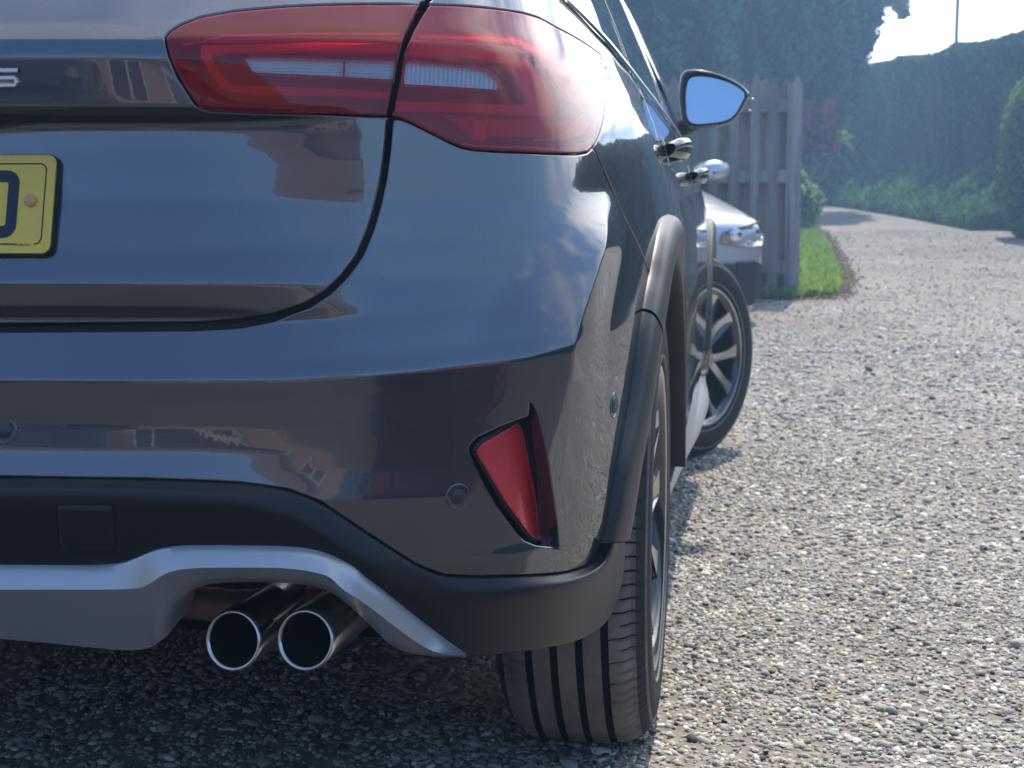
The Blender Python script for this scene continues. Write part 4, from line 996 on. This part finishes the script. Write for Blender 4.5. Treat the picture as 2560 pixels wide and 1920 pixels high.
# ------------------------------------------------------------------ plants
def leaf_mat(name, dark, light, trans=.35, rough=.6):
    m, t, p = node_mat(name); p.inputs['Roughness'].default_value = rough; p.inputs['Specular IOR Level'].default_value = .3
    a = t.nodes.new('ShaderNodeAttribute'); a.attribute_name = 'tone'
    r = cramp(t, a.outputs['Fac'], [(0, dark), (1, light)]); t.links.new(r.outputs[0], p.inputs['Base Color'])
    tr = t.nodes.new('ShaderNodeBsdfTranslucent'); ms = t.nodes.new('ShaderNodeMixShader'); ms.inputs[0].default_value = trans
    t.links.new(r.outputs[0], tr.inputs[0]); o = t.nodes['Material Output']
    t.links.new(p.outputs[0], ms.inputs[1]); t.links.new(tr.outputs[0], ms.inputs[2]); t.links.new(ms.outputs[0], o.inputs[0]); return m
def leaves(name, pos, size, m, parent=None, elong=1.8, tone=None, up=0.0, nrm=None, smooth=False):
    """one leaf-sized quad (folded kite) at every position"""
    n = len(pos); d = rng.normal(size=(n, 3)); d[:, 2] += up
    if nrm is not None: d = d-nrm*(d*nrm).sum(1)[:, None]*.6
    d /= np.linalg.norm(d, axis=1)[:, None]; e = np.cross(d, rng.normal(size=(n, 3))); e /= np.linalg.norm(e, axis=1)[:, None]
    s = (np.broadcast_to(size, (n,))*np.exp(rng.normal(0, .3, n)))[:, None]; k = np.cross(d, e)
    V = np.stack([pos-d*s*elong*.5, pos+e*s*.5+k*s*.12, pos+d*s*elong*.5, pos-e*s*.5+k*s*.12], 1)
    T_ = np.arange(n)[:, None]*4+np.arange(4)
    if tone is None: tone = rng.random(n)
    c = np.repeat(np.clip(tone, 0, 1), 4); C = np.stack([c, c, c, c*0+1], 1)
    return bigmesh(name, V.reshape(-1, 3), T_, m, parent, smooth, 4, C)
def lumpy(dirs, seed, amp, fr=3.0):
    r = np.random.default_rng(seed); o = np.zeros(len(dirs))
    for k in range(10):
        v = r.normal(size=3)*fr*(1+.35*k); o += np.sin(dirs@v+r.uniform(0, 6))/(1+.35*k)
    return 1+amp*o/2.2
def crown(name, c, rad, n, size, m, parent, seed, amp=.16, fr=3., shell=.22, clump=0, squash=1.0, core=None, elong=1.8, zmin=None, up=0.):
    """foliage shell with lumps: light lumps stand out, hollows lie deeper"""
    r = np.random.default_rng(seed); d = r.normal(size=(n, 3)); d /= np.linalg.norm(d, axis=1)[:, None]
    k = lumpy(d, seed, amp, fr)*lumpy(d, seed+50, amp*.55, fr*3.2); dep = r.random(n)**1.8*shell
    P = np.asarray(c)+d*np.asarray(rad)*(k-dep)[:, None]
    if clump: P = P+r.normal(size=P.shape)*clump
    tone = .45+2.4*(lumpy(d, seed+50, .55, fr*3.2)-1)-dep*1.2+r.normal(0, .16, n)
    if zmin is not None: q = P[:, 2] > zmin; P, tone = P[q], tone[q]
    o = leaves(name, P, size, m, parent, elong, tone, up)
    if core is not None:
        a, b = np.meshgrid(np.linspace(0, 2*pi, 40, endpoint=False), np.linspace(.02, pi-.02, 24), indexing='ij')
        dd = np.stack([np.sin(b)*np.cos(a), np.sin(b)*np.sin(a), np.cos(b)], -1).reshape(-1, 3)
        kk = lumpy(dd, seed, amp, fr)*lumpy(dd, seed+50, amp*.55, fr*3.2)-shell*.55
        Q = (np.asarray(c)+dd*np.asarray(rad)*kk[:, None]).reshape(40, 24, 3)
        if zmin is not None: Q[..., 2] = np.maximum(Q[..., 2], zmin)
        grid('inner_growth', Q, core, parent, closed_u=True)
    return o
M['con'] = leaf_mat('conifer_leaf', (.010, .032, .022), (.085, .17, .085), .25)
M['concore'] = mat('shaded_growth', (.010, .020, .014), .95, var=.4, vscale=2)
M['hedge'] = leaf_mat('hedge_leaf', (.012, .038, .018), (.075, .16, .06), .3)
M['shrub'] = leaf_mat('shrub_leaf', (.04, .10, .04), (.30, .42, .14), .5)
M['redleaf'] = leaf_mat('red_leaf', (.20, .02, .02), (.55, .08, .06), .4)
M['maple'] = leaf_mat('maple_leaf', (.12, .22, .03), (.36, .46, .10), .6)
M['weed'] = leaf_mat('verge_leaf', (.03, .09, .025), (.15, .30, .08), .45)
M['lawn'] = leaf_mat('lawn_blade', (.14, .24, .03), (.34, .48, .08), .5)
M['bark'] = mat('bark', (.10, .075, .055), .9, var=.35, vscale=15, bmp=.8, bscale=25, bdist=.02)
def tree(name, label, base, H, trunk_r, crowns, m, cat='tree', group=None, core=True, size=.07, seed=1, **kw):
    t = empty(name, (0, 0, 0)); props(t, label, cat, group)
    x, y = base; z = float(gz(x, y)); h = np.linspace(0, 1, 8)
    tube('trunk', np.stack([x+.08*np.sin(h*4), y+.08*np.cos(h*3)-.08, z-.1+h*H], 1), trunk_r*(1.15-.8*h), M['bark'], t, 10)
    for i, (c, rad, n) in enumerate(crowns):
        crown('crown', (c[0], c[1], z+c[2]), rad, n, size, m, t, seed+7*i, core=M['concore'] if core else None, zmin=z+.1, **kw)
    return t
# the dense dark conifers behind the fence
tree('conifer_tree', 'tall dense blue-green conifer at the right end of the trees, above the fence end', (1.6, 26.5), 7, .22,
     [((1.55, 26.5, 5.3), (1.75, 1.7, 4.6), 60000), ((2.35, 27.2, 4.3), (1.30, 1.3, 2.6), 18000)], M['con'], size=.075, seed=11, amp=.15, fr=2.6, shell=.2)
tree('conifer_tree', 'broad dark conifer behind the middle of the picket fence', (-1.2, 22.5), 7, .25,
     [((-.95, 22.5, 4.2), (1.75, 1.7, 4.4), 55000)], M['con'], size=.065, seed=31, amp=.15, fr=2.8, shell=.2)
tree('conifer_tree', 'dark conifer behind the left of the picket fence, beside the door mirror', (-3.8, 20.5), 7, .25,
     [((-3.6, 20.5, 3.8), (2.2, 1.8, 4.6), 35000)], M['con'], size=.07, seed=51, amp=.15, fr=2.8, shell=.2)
# shrubs at the bend
t = empty('round_shrub'); props(t, 'rounded green shrub at the bend of the drive, under the conifer', 'shrub')
zb = float(gz(2.9, 31)); crown('crown', (2.95, 31.0, zb+.75), (.85, .8, .82), 16000, .06, M['shrub'], t, 71, amp=.14, fr=3, core=M['concore'], zmin=zb+.02)
tube('trunk', [(2.95, 31, zb), (2.97, 31, zb+.7)], .05, M['bark'], t, 8)
t = empty('red_shrub'); props(t, 'small shrub with dark red leaves beneath the conifer, above the round shrub', 'shrub')
zb = float(gz(1.8, 24.9)); crown('crown', (2.28, 24.9, zb+1.55), (.34, .3, .40), 2200, .06, M['redleaf'], t, 81, amp=.3, fr=3, shell=.5)
tube('trunk', [(1.55, 25.0, zb), (1.85, 25.0, zb+.9), (2.28, 24.9, zb+1.5)], [.03, .025, .02], M['bark'], t, 8)
t = empty('low_shrub'); props(t, 'low dark green bush just behind the right end of the fence', 'shrub')
zb = float(gz(1.9, 19)); crown('crown', (1.62, 18.5, zb+.35), (.34, .4, .5), 5000, .045, M['shrub'], t, 91, amp=.2, fr=3, core=M['concore'], zmin=zb)
# sycamore whose branch hangs in at the top
t = empty('sycamore_tree'); props(t, 'light green broadleaf tree whose branch hangs in at the top of the picture', 'tree')
zb = float(gz(.4, 30)); tube('trunk', [(.4, 30.6, zb), (.45, 30.6, zb+4), (.7, 30.4, zb+7.5)], [.2, .17, .1], M['bark'], t, 10)
br = [np.array([.6, 30.5, zb+6.6]), np.array([1.6, 29.8, zb+6.3]), np.array([2.9, 29.2, zb+5.2]), np.array([3.7, 29.0, zb+4.2])]
tube('limb', catmull(br, 5), np.linspace(.08, .015, 16), M['bark'], t, 8)
cl = []; r_ = np.random.default_rng(5)
for c, rr, nn in (((3.25, 29.1, zb+4.28), .42, 420), ((4.0, 29.0, zb+4.22), .36, 420), ((4.5, 29.0, zb+4.28), .24, 150), ((4.12, 29.0, zb+3.86), .16, 70), ((2.9, 29.2, zb+5.1), .6, 500), ((.8, 30.2, zb+7.6), 2.0, 5000), ((2.2, 29.6, zb+6.2), 1.1, 1800)):
    d = r_.normal(size=(nn, 3)); d /= np.linalg.norm(d, axis=1)[:, None]; cl.append(np.array(c)+d*rr*(r_.random((nn, 1))**.5)*[1, 1, .75])
leaves('crown', np.concatenate(cl), .11, M['maple'], t, 1.2)

# tall clipped hedge along the right of the drive, running on behind the camera
def hedge():
    t = empty('clipped_hedge'); props(t, 'very tall clipped dark green hedge along the right side of the drive', 'hedge')
    path = np.array([(2.2, 40.0), (2.9, 36.0), (3.6, 31.0), (4.45, 25.0), (5.0, 19.0), (5.5, 13.0), (6.1, 6.0), (6.6, 0.0), (6.9, -8.0), (7.0, -16)]); c = catmull(path, 8)
    d = np.gradient(c, axis=0); d /= np.linalg.norm(d, axis=1)[:, None]; nn = np.stack([d[:, 1], -d[:, 0]], 1)*-1     # towards the drive
    nn = np.where(nn[:, :1] > 0, -nn, nn)
    Ht = np.interp(c[:, 1], [-16, 3, 9, 18, 31, 40], [1.75, 1.75, 2.4, 2.75, 3.02, 3.3]); W_ = 1.3
    n = 150000; k = rng.random(n)**1.0; cum = np.concatenate([[0], np.cumsum(np.linalg.norm(np.diff(c, axis=0), axis=1))]); 
    # more leaves where the hedge is in view
    u = np.where(rng.random(n) < .72, rng.uniform(0, 24, n), rng.uniform(24, cum[-1], n))
    cx = np.interp(u, cum, c[:, 0]); cy = np.interp(u, cum, c[:, 1]); nx = np.interp(u, cum, nn[:, 0]); ny = np.interp(u, cum, nn[:, 1]); h = np.interp(u, cum, Ht)
    z = gz(cx, cy); ff = rng.random(n)
    face = ff < .74; rel = rng.random(n)
    hz = np.where(face, rel*h, h); off = np.where(face, 0, rel*W_)
    wob = .05*np.sin(u*1.7+np.sin(hz*2.1))+.04*np.sin(u*.6+hz*1.3)+.02*np.sin(u*6+hz*5)
    hz = hz+np.where(face, 0, .04*np.sin(u*1.3)+.03*np.sin(u*4.1))
    jit = rng.random(n)**2*.09
    # rounded shoulder
    sh = np.where(face, np.clip((hz-h+.18)/.18, 0, 1)**2*.12, np.clip((.2-off)/.2, 0, 1)**2*-.10)
    P = np.stack([cx+nx*(wob-jit-np.where(face, sh, off)), cy+ny*(wob-jit-np.where(face, sh, off)), z+hz+np.where(face, 0, sh)-np.where(face, 0, jit)], 1)
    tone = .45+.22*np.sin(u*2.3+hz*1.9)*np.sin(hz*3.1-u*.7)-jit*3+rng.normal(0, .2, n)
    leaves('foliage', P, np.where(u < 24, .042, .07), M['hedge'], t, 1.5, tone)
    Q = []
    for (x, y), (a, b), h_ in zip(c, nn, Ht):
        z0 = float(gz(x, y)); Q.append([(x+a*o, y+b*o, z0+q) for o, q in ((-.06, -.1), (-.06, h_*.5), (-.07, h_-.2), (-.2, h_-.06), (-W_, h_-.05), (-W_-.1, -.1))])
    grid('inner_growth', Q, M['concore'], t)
    return c, nn
hc, hn = hedge()
# rounded clipped bush in front of the hedge
t = empty('topiary_bush'); props(t, 'rounded clipped bush standing forward of the tall hedge at the right edge', 'bush')
bx, by = 4.86, 17.0; zb = float(gz(bx, by)); n = 42000; d = rng.normal(size=(n, 3)); d /= np.linalg.norm(d, axis=1)[:, None]
k = (np.abs(d)**3.2).sum(1)**(-1/3.2); k = k*lumpy(d, 5, .025, 5)-rng.random(n)**2*.06
P = np.array([bx, by, zb+1.0])+d*k[:, None]*[.68, .68, 1.06]; P = P[P[:, 2] > zb+.02]
leaves('foliage', P, .034, leaf_mat('topiary_leaf', (.02, .06, .02), (.24, .38, .12), .6), t, 1.5, rng.random(len(P))*.8+.1)
a, b = np.meshgrid(np.linspace(0, 2*pi, 32, endpoint=False), np.linspace(.02, pi-.02, 20), indexing='ij'); dd = np.stack([np.sin(b)*np.cos(a), np.sin(b)*np.sin(a), np.cos(b)], -1)
kk = (np.abs(dd)**3.2).sum(-1)**(-1/3.2); Q = np.array([bx, by, zb+1.0])+dd*kk[..., None]*[.62, .62, 1.0]; Q[..., 2] = np.maximum(Q[..., 2], zb-.05)
grid('inner_growth', Q, M['concore'], t, closed_u=True)
# rank growth at the foot of the hedge
n = 75000; u = rng.uniform(.5, 21, n); cum = np.concatenate([[0], np.cumsum(np.linalg.norm(np.diff(hc, axis=0), axis=1))])
cx = np.interp(u, cum, hc[:, 0]); cy = np.interp(u, cum, hc[:, 1]); nx = np.interp(u, cum, hn[:, 0]); ny = np.interp(u, cum, hn[:, 1])
hh_ = .55+.32*np.sin(u*.9+1)*np.sin(u*2.3)+.12*np.sin(u*5.1); o = rng.random(n)**1.2*.85; z = rng.random(n)**.7*np.maximum(.08, hh_*(1-o*.95)+.12)
P = np.stack([cx+nx*o, cy+ny*o, gz(cx, cy)+z], 1)
o = leaves('verge_plants', P, .05, M['weed'], None, 3.2, up=1.6); props(o, 'rank grass and weeds along the foot of the tall hedge', 'undergrowth', kind='stuff')
# lawn beside the drive
lawn = [(1.40, 8.55), (1.68, 8.75), (1.82, 10.4), (1.90, 13.0), (2.02, 17.0), (1.95, 21.5), (1.4, 25.5), (-.5, 28), (-9, 29), (-9, 8.6)]
def inL(x, y): return inpoly(lawn, x, y)
n = 26; xs = sp(-9, 2.4, 58); ys = sp(8.5, 29, 100)
bm = bmesh.new(); Lp_ = densify(np.array(lawn+[lawn[0]]), .35)[:-1]
X, Y = np.meshgrid(xs, ys, indexing='ij'); ok = inL(X.ravel(), Y.ravel()); pts = np.stack([X.ravel()[ok], Y.ravel()[ok]], 1)
dmin = np.array([np.min(np.hypot(*(Lp_-p).T)) for p in pts]); pts = pts[dmin > .12]
vv = [Vector(v) for v in Lp_]+[Vector(v) for v in pts]; ee = [(i, (i+1) % len(Lp_)) for i in range(len(Lp_))]
vo, _, fo, *_x = delaunay_2d_cdt(vv, ee, [], 0, 1e-6); vo = np.array([tuple(v) for v in vo]); fo = np.array([list(f) for f in fo]); c = vo[fo].mean(1); fo = fo[inL(c[:, 0], c[:, 1])]
o = mesh('lawn', np.column_stack([vo, gz(vo[:, 0], vo[:, 1])+.02]), fo, mat('lawn_ground', (.22, .33, .06), .9, var=.3, vscale=3)); props(o, kind='structure'); bm.free()
n = 90000; P = np.stack([rng.uniform(.2, 2.3, n), 8.55+rng.random(n)**1.3*17], 1); P = P[inL(P[:, 0], P[:, 1])]
hg = .02+.05*rng.random(len(P))
o = leaves('lawn_grass', np.column_stack([P, gz(P[:, 0], P[:, 1])+.025+hg*.5]), .02, M['lawn'], None, 3.4, up=3.0); props(o, 'short bright green grass between the fence and the drive', 'grass', kind='stuff')
# worn tawny edge of dead grass and earth
n = 3500; e = densify(np.array(lawn[:6]), .03); k = rng.integers(0, len(e), n); P = e[k]+rng.normal(0, .06, (n, 2))
o = leaves('verge_litter', np.column_stack([P, gz(P[:, 0], P[:, 1])+.015]), .022, leaf_mat('dry_litter', (.22, .17, .09), (.42, .34, .20), .2), None, 2.5, up=.5); props(o, 'tawny dry grass and litter along the lawn edge', 'litter', kind='stuff')

# ------------------------------------------------------------------ picket fence, boards on both faces
def wood_mat():
    m, t, p = node_mat('weathered_wood'); p.inputs['Roughness'].default_value = .85
    c = t.nodes.new('ShaderNodeTexCoord'); mp = t.nodes.new('ShaderNodeMapping'); mp.inputs['Scale'].default_value = (14, 14, .9); t.links.new(c.outputs['Object'], mp.inputs[0])
    oi = t.nodes.new('ShaderNodeObjectInfo'); ad = t.nodes.new('ShaderNodeVectorMath'); ad.operation = 'ADD'; t.links.new(mp.outputs[0], ad.inputs[0])
    cb_ = t.nodes.new('ShaderNodeCombineXYZ'); ml = t.nodes.new('ShaderNodeMath'); ml.operation = 'MULTIPLY'; ml.inputs[1].default_value = 37; t.links.new(oi.outputs['Random'], ml.inputs[0])
    t.links.new(ml.outputs[0], cb_.inputs[0]); t.links.new(cb_.outputs[0], ad.inputs[1])
    n = noise(t, 1.4, 8, .65, vec=ad.outputs[0]); r = cramp(t, n.outputs['Fac'], [(.25, (.13, .125, .11)), (.5, (.27, .26, .235)), (.75, (.38, .365, .33))])
    hs = t.nodes.new('ShaderNodeHueSaturation'); mr = t.nodes.new('ShaderNodeMapRange'); mr.inputs['To Min'].default_value = .75; mr.inputs['To Max'].default_value = 1.2
    t.links.new(oi.outputs['Random'], mr.inputs['Value']); t.links.new(mr.outputs[0], hs.inputs['Value']); t.links.new(r.outputs[0], hs.inputs['Color']); t.links.new(hs.outputs[0], p.inputs['Base Color'])
    bump(t, p, n.outputs['Fac'], .5, .006); return m
M['wood'] = wood_mat()
fence = empty('picket_fence', (0, 0, 0)); props(fence, 'weathered grey pointed picket fence with a square end post beside the lawn', 'fence')
FY = 8.72; fz = float(gz(0, FY))
def picket_mesh(w_=.068, h=1.56, t=.018):
    o = [(-w_/2, 0), (w_/2, 0), (w_/2, h-.10), (w_*.34, h-.035), (0, h), (-w_*.34, h-.035), (-w_/2, h-.10)]
    V = [(x, -t/2, z) for x, z in o]+[(x, t/2, z) for x, z in o]; n = len(o)
    Fc = [tuple(range(n)), tuple(range(2*n-1, n-1, -1))]+[(i, i+n, (i+1) % n+n, (i+1) % n) for i in range(n)]
    me = bpy.data.meshes.new('picket'); me.from_pydata(V, [], Fc); me.materials.append(M['wood']); return me
pm = picket_mesh()
for i in range(36):
    x = 1.365-.1455*i
    o = bpy.data.objects.new('picket', pm); link(o, fence); o.location = (x+random.uniform(-.004, .004), FY-.048, fz+.03); o.rotation_euler = (random.uniform(-.006, .006), random.uniform(-.008, .008), random.uniform(-.03, .03)); o.scale = (random.uniform(.94, 1.05), 1, random.uniform(.99, 1.008))
    if i: 
        o = bpy.data.objects.new('picket', pm); link(o, fence); o.location = (x+.074+random.uniform(-.004, .004), FY+.048, fz+.02); o.rotation_euler = (0, random.uniform(-.005, .005), random.uniform(-.03, .03)); o.scale = (random.uniform(1.38, 1.48), 1, random.uniform(.985, 1.0))
for z0, z1 in ((.18, .27), (.83, .92), (1.33, 1.42)):
    box('rail', (-3.9, FY-.038, fz+z0), (1.31, FY+.038, fz+z1), M['wood'], fence, .004)
for x in (1.36, -.50, -2.36): box('post', (x-.05 if x < 1 else 1.30, FY-.036, fz-.1), (x+.05 if x < 1 else 1.408, FY+.062, fz+1.53), M['wood'], fence, .005)
# pole behind the hedge
pole = empty('lamp_pole'); props(pole, 'slim grey-green pole rising behind the tall hedge against the white sky', 'pole')
px_, py_ = 5.62, 32.8; zb = float(gz(px_, py_)); tube('shaft', [(px_+.05, py_, zb), (px_+.07, py_, zb+4), (px_+.11, py_, zb+8)], [.052, .046, .038], mat('pole_paint', (.10, .16, .15), .6, .3), pole, 14)
tube('bracket', [(px_+.11, py_, zb+8), (px_+.1, py_-.3, zb+8.4), (px_+.1, py_-.9, zb+8.5)], .03, M['black'], pole, 10)
box('lamp_head', (px_, py_-1.4, zb+8.42), (px_+.2, py_-.85, zb+8.54), M['black'], pole, .03)

# ------------------------------------------------------------------ the other cars
def other_car(name, label, loc, rz, pm_, plate_txt=None, saloon=False):
    r = empty(name, loc, rz); props(r, label, 'car')
    # stations along the length: y, half width, sill z, shoulder z, deck z (middle)
    st = [(2.20, .42, .24, .50, .52), (2.17, .66, .19, .58, .62), (2.10, .80, .16, .63, .68), (1.95, .865, .15, .67, .73), (1.6, .885, .16, .73, .80), (1.2, .89, .17, .80, .87), (.8, .895, .17, .86, .93), (.2, .90, .17, .90, .95), (-.6, .90, .17, .92, .96), (-1.3, .895, .18, .94, .98), (-1.8, .87, .2, .95, .99), (-2.1, .80, .24, .93, .97), (-2.2, .62, .32, .80, .86)]
    st = np.array(st); st[:, 2] -= .07; st = catmull(st, 3); P = []
    for y, w_, z0, zs, zd in st:
        prof = [(0, z0), (w_*.75, z0), (w_*.93, z0+.03), (w_*.975, z0+.13), (w_*.99, z0+.25), (w_, (z0+zs)/2+.06), (w_*.985, zs-.05), (w_*.95, zs), (w_*.86, zs+(zd-zs)*.55), (w_*.6, zd-.01), (w_*.3, zd+.002), (0, zd+.004)]
        pr = np.array(prof); full = np.vstack([pr, (pr*[-1, 1])[::-1][1:-1]]); P.append([(x, y, z) for x, z in full])
    grid('body', P, pm_, r, closed_v=True, caps=True)
    # cabin
    lv = [(.93, .80, 1.05, -1.75), (1.10, .74, .72, -1.60), (1.28, .66, .35, -1.35), (1.38, .60, .10, -1.15)]
    C = []
    for z, w_, yf, yb in lv:
        C.append([(w_*sx*k, y, z) for sx, k, y in ((-1, .72, yf), (-.5, .8, yf+.10), (0, 1, yf+.13), (.5, .8, yf+.10), (1, .72, yf), (1, 1, yf-.28), (1, 1.02, -.2), (1, .98, yb+.3), (1, .75, yb), (0, 1, yb-.08), (-1, .75, yb), (-1, .98, yb+.3), (-1, 1.02, -.2), (-1, 1, yf-.28))])
    C = np.array(C); grid('cabin_glass', C, M['glass'], r, closed_v=True)
    top = C[-1]; rp_ = np.array([top, (top-top.mean(0))*[.96, .97, 1]+top.mean(0)+[0, 0, .03], (top-top.mean(0))*[.6, .7, 1]+top.mean(0)+[0, 0, .055], (top-top.mean(0))*[.01, .01, 1]+top.mean(0)+[0, 0, .06]])
    grid('roof', rp_, pm_, r, closed_v=True)
    for i in (0, 4, 5, 6, 8, 10, 12, 13): tube('pillar', C[:, i]*[1.004, 1.004, 1], .022, pm_, r, 8)
    for sg in (-1, 1):
        # headlamp: dark pod with chrome bowls under a clear cover
        hl = [(.86, 1.86, .66), (.80, 2.02, .655), (.70, 2.135, .635), (.52, 2.19, .60), (.50, 2.205, .545), (.68, 2.165, .525), (.80, 2.08, .53), (.868, 1.93, .565)]
        hl = np.array([(sg*(x*1.02+.004), y+.012, .592+(z-.60)*1.22) for x, y, z in hl]); cc = hl.mean(0)+[0, -.004, 0]
        o = mesh('headlight', np.vstack([hl, [cc+[sg*.02, .03, 0]], hl-[0, .05, 0]]), [(i, (i+1) % 8, 8) for i in range(8)]+[(i, (i+1) % 8, (i+1) % 8+9, i+9) for i in range(8)], M['headglass'], r, True)
        for k, (hx, hy, hz) in enumerate(((.76, 2.075, .588), (.62, 2.15, .572))):
            P = [[(sg*(hx+q*cos(a)), hy+.03+dd, hz+q*sin(a)) for q, dd in ((.040, -.004), (.036, .006), (.026, .002), (.012, .010), (0, .012))] for a in np.linspace(0, 2*pi, 24, endpoint=False)]
            grid('lamp_bowl', P, M['chrome'], o, closed_u=True)
        mi = empty('door_mirror', parent=r)
        ov = [(sg*(.93+.135*cos(a)+.02), sin(a)*.082+1.00+.012*cos(a)) for a in np.linspace(0, 2*pi, 20, endpoint=False)]
        grid('mirror_shell', [[(x+(sg*.94-x)*(1-k), .72+dy, z+(.985-z)*(1-k)) for x, z in ov] for k, dy in ((.1, .12), (.6, .11), (.92, .07), (1, .01), (.95, 0), (.1, 0))], pm_, mi, closed_v=True)
        tube('mirror_arm', [(sg*.80, .72, .93), (sg*.90, .74, .95)], .02, M['black'], mi, 8)
    box('lower_grille', (-.62, 2.14, .12), (.62, 2.225, .40), M['black'], r, .02)
    for sg in (-1, 1):
        P = np.array([(.62, 2.18, .42), (.76, 2.12, .43), (.815, 2.065, .41), (.805, 2.065, .22), (.75, 2.11, .17), (.62, 2.17, .15)])*[sg, 1, 1]
        P[:, 0] *= 1.006; mesh('air_intake', np.vstack([P+[0, .04, -.02], P-[0, .05, 0]]), [(0, 1, 4, 5), (1, 2, 3, 4)]+[(i, (i+1) % 6, (i+1) % 6+6, i+6) for i in range(6)], M['black'], r, False)
        for xx in (.05, .14): pass
    for sg in (-1, 1): box('grille', (sg*.06 if sg > 0 else -.30, 2.165, .46), (.30 if sg > 0 else -.06, 2.222, .585), M['chrome'], r, .03)
    for y0 in (1.38, -1.35):
        for sg in (-1, 1):
            W = empty('wheel', (sg*.80, y0, .31), 0 if sg > 0 else pi, r)
            prof = [(-.10, .20), (-.105, .25), (-.09, .30), (0, .31), (.09, .30), (.105, .25), (.10, .205)]
            grid('tyre', [[(x, -q*sin(t), q*cos(t)) for x, q in prof] for t in np.linspace(0, 2*pi, 40, endpoint=False)], M['tyre'], W, closed_u=True)
            grid('rim', [[(x, -q*sin(t)*(1), q*cos(t)) for x, q in ((.10, .205), (.095, .19), (.07, .17+.0), (.075, .06), (.085, 0))] for t in np.linspace(0, 2*pi, 40, endpoint=False)], M['machined'], W, closed_u=True)
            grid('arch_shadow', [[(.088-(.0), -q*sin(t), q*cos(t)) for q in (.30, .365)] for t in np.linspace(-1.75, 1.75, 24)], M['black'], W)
    return r
M['headglass'] = mat('headlamp_glass', (.03, .035, .04), .04, coat=1, spec=.9)
rzw = radians(200); cw, sw_ = cos(rzw), sin(rzw); lx, ly = -.86, 1.98
ox, oy = 1.115-(cw*lx-sw_*ly), 7.15-(sw_*lx+cw*ly)
wc = other_car('parked_car', 'silver-white car facing the camera beyond the grey hatchback, in front of the picket fence', (ox, oy, float(gz(0, 7.0))-.03), rzw, M['white_paint'])
rc = other_car('parked_car', 'red car parked to the right behind the camera, seen only as a reflection', (4.1, -4.1, 0), radians(55), M['red_paint'])
dc = other_car('parked_car', 'dark blue car parked behind the camera on the left, seen only as a reflection', (-1.6, -7.4, 0), radians(12), M['dark_paint'])

# ------------------------------------------------------------------ the house behind the camera, seen only in the paintwork
house = empty('brick_house'); props(house, 'low brown brick house behind the camera, seen only as a reflection', 'house')
def brick_mat():
    m, t, p = node_mat('brown_brick'); c = t.nodes.new('ShaderNodeTexCoord'); mp = t.nodes.new('ShaderNodeMapping'); mp.inputs['Rotation'].default_value = (radians(90), 0, 0); t.links.new(c.outputs['Object'], mp.inputs[0])
    b = t.nodes.new('ShaderNodeTexBrick'); b.inputs['Color1'].default_value = (.22, .13, .09, 1); b.inputs['Color2'].default_value = (.30, .19, .13, 1); b.inputs['Mortar'].default_value = (.32, .30, .27, 1)
    b.inputs['Scale'].default_value = 4.4; t.links.new(mp.outputs[0], b.inputs['Vector']); t.links.new(b.outputs[0], p.inputs['Base Color']); p.inputs['Roughness'].default_value = .9; return m
box('wall', (-14, -19, 0), (5.0, -15, 2.6), brick_mat(), house)
rm = mat('roof_tiles', (.12, .08, .065), .85, var=.25, vscale=4)
mesh('roof', [(-14.4, -14.6, 2.55), (5.4, -14.6, 2.55), (5.4, -17, 4.6), (-14.4, -17, 4.6), (-14.4, -19.4, 2.55), (5.4, -19.4, 2.55)], [(0, 1, 2, 3), (3, 2, 5, 4), (0, 3, 4), (1, 5, 2)], rm, house, False)
for x in (-12, -8.5, -5, -1, 2):
    wn = box('window', (x-.1, -15.02, .95), (x+1.7, -14.94, 2.15), M['silver'], house, .01); box('pane', (x, -14.95, 1.05), (x+.75, -14.925, 2.05), M['glass'], wn); box('pane', (x+.85, -14.95, 1.05), (x+1.6, -14.925, 2.05), M['glass'], wn)
# a belt of distant trees round the horizon behind the camera
n = 26000; a = rng.uniform(radians(150), radians(400), n); rr = 75+rng.random(n)*8
hh_ = 3.2+1.6*np.sin(a*9)+1.0*np.sin(a*23+1)+.6*np.sin(a*51)
P = np.stack([rr*np.cos(a), rr*np.sin(a), rng.random(n)*np.maximum(1, hh_)], 1); P = P[~((P[:, 1] > 0) & (np.abs(P[:, 0]) < 40))]
o = leaves('distant_wood', P, .9, M['con'], None, 1.3); props(o, 'far belt of dark trees beyond the fields', 'wood', kind='stuff')
#@@END
hz = box('haze', (-910, -910, -1.2), (910, 1210, 14), None)
hz.data.materials.clear(); hm = bpy.data.materials.new('haze'); hm.use_nodes = True; t_ = hm.node_tree
for n_x in list(t_.nodes): t_.nodes.remove(n_x)
ho = t_.nodes.new('ShaderNodeOutputMaterial'); hv = t_.nodes.new('ShaderNodeVolumePrincipled'); hv.inputs['Color'].default_value = (.36, .62, 1, 1); hv.inputs['Density'].default_value = .0085; hv.inputs['Anisotropy'].default_value = .35
t_.links.new(hv.outputs[0], ho.inputs['Volume']); hz.data.materials.append(hm); props(hz, kind='stuff')
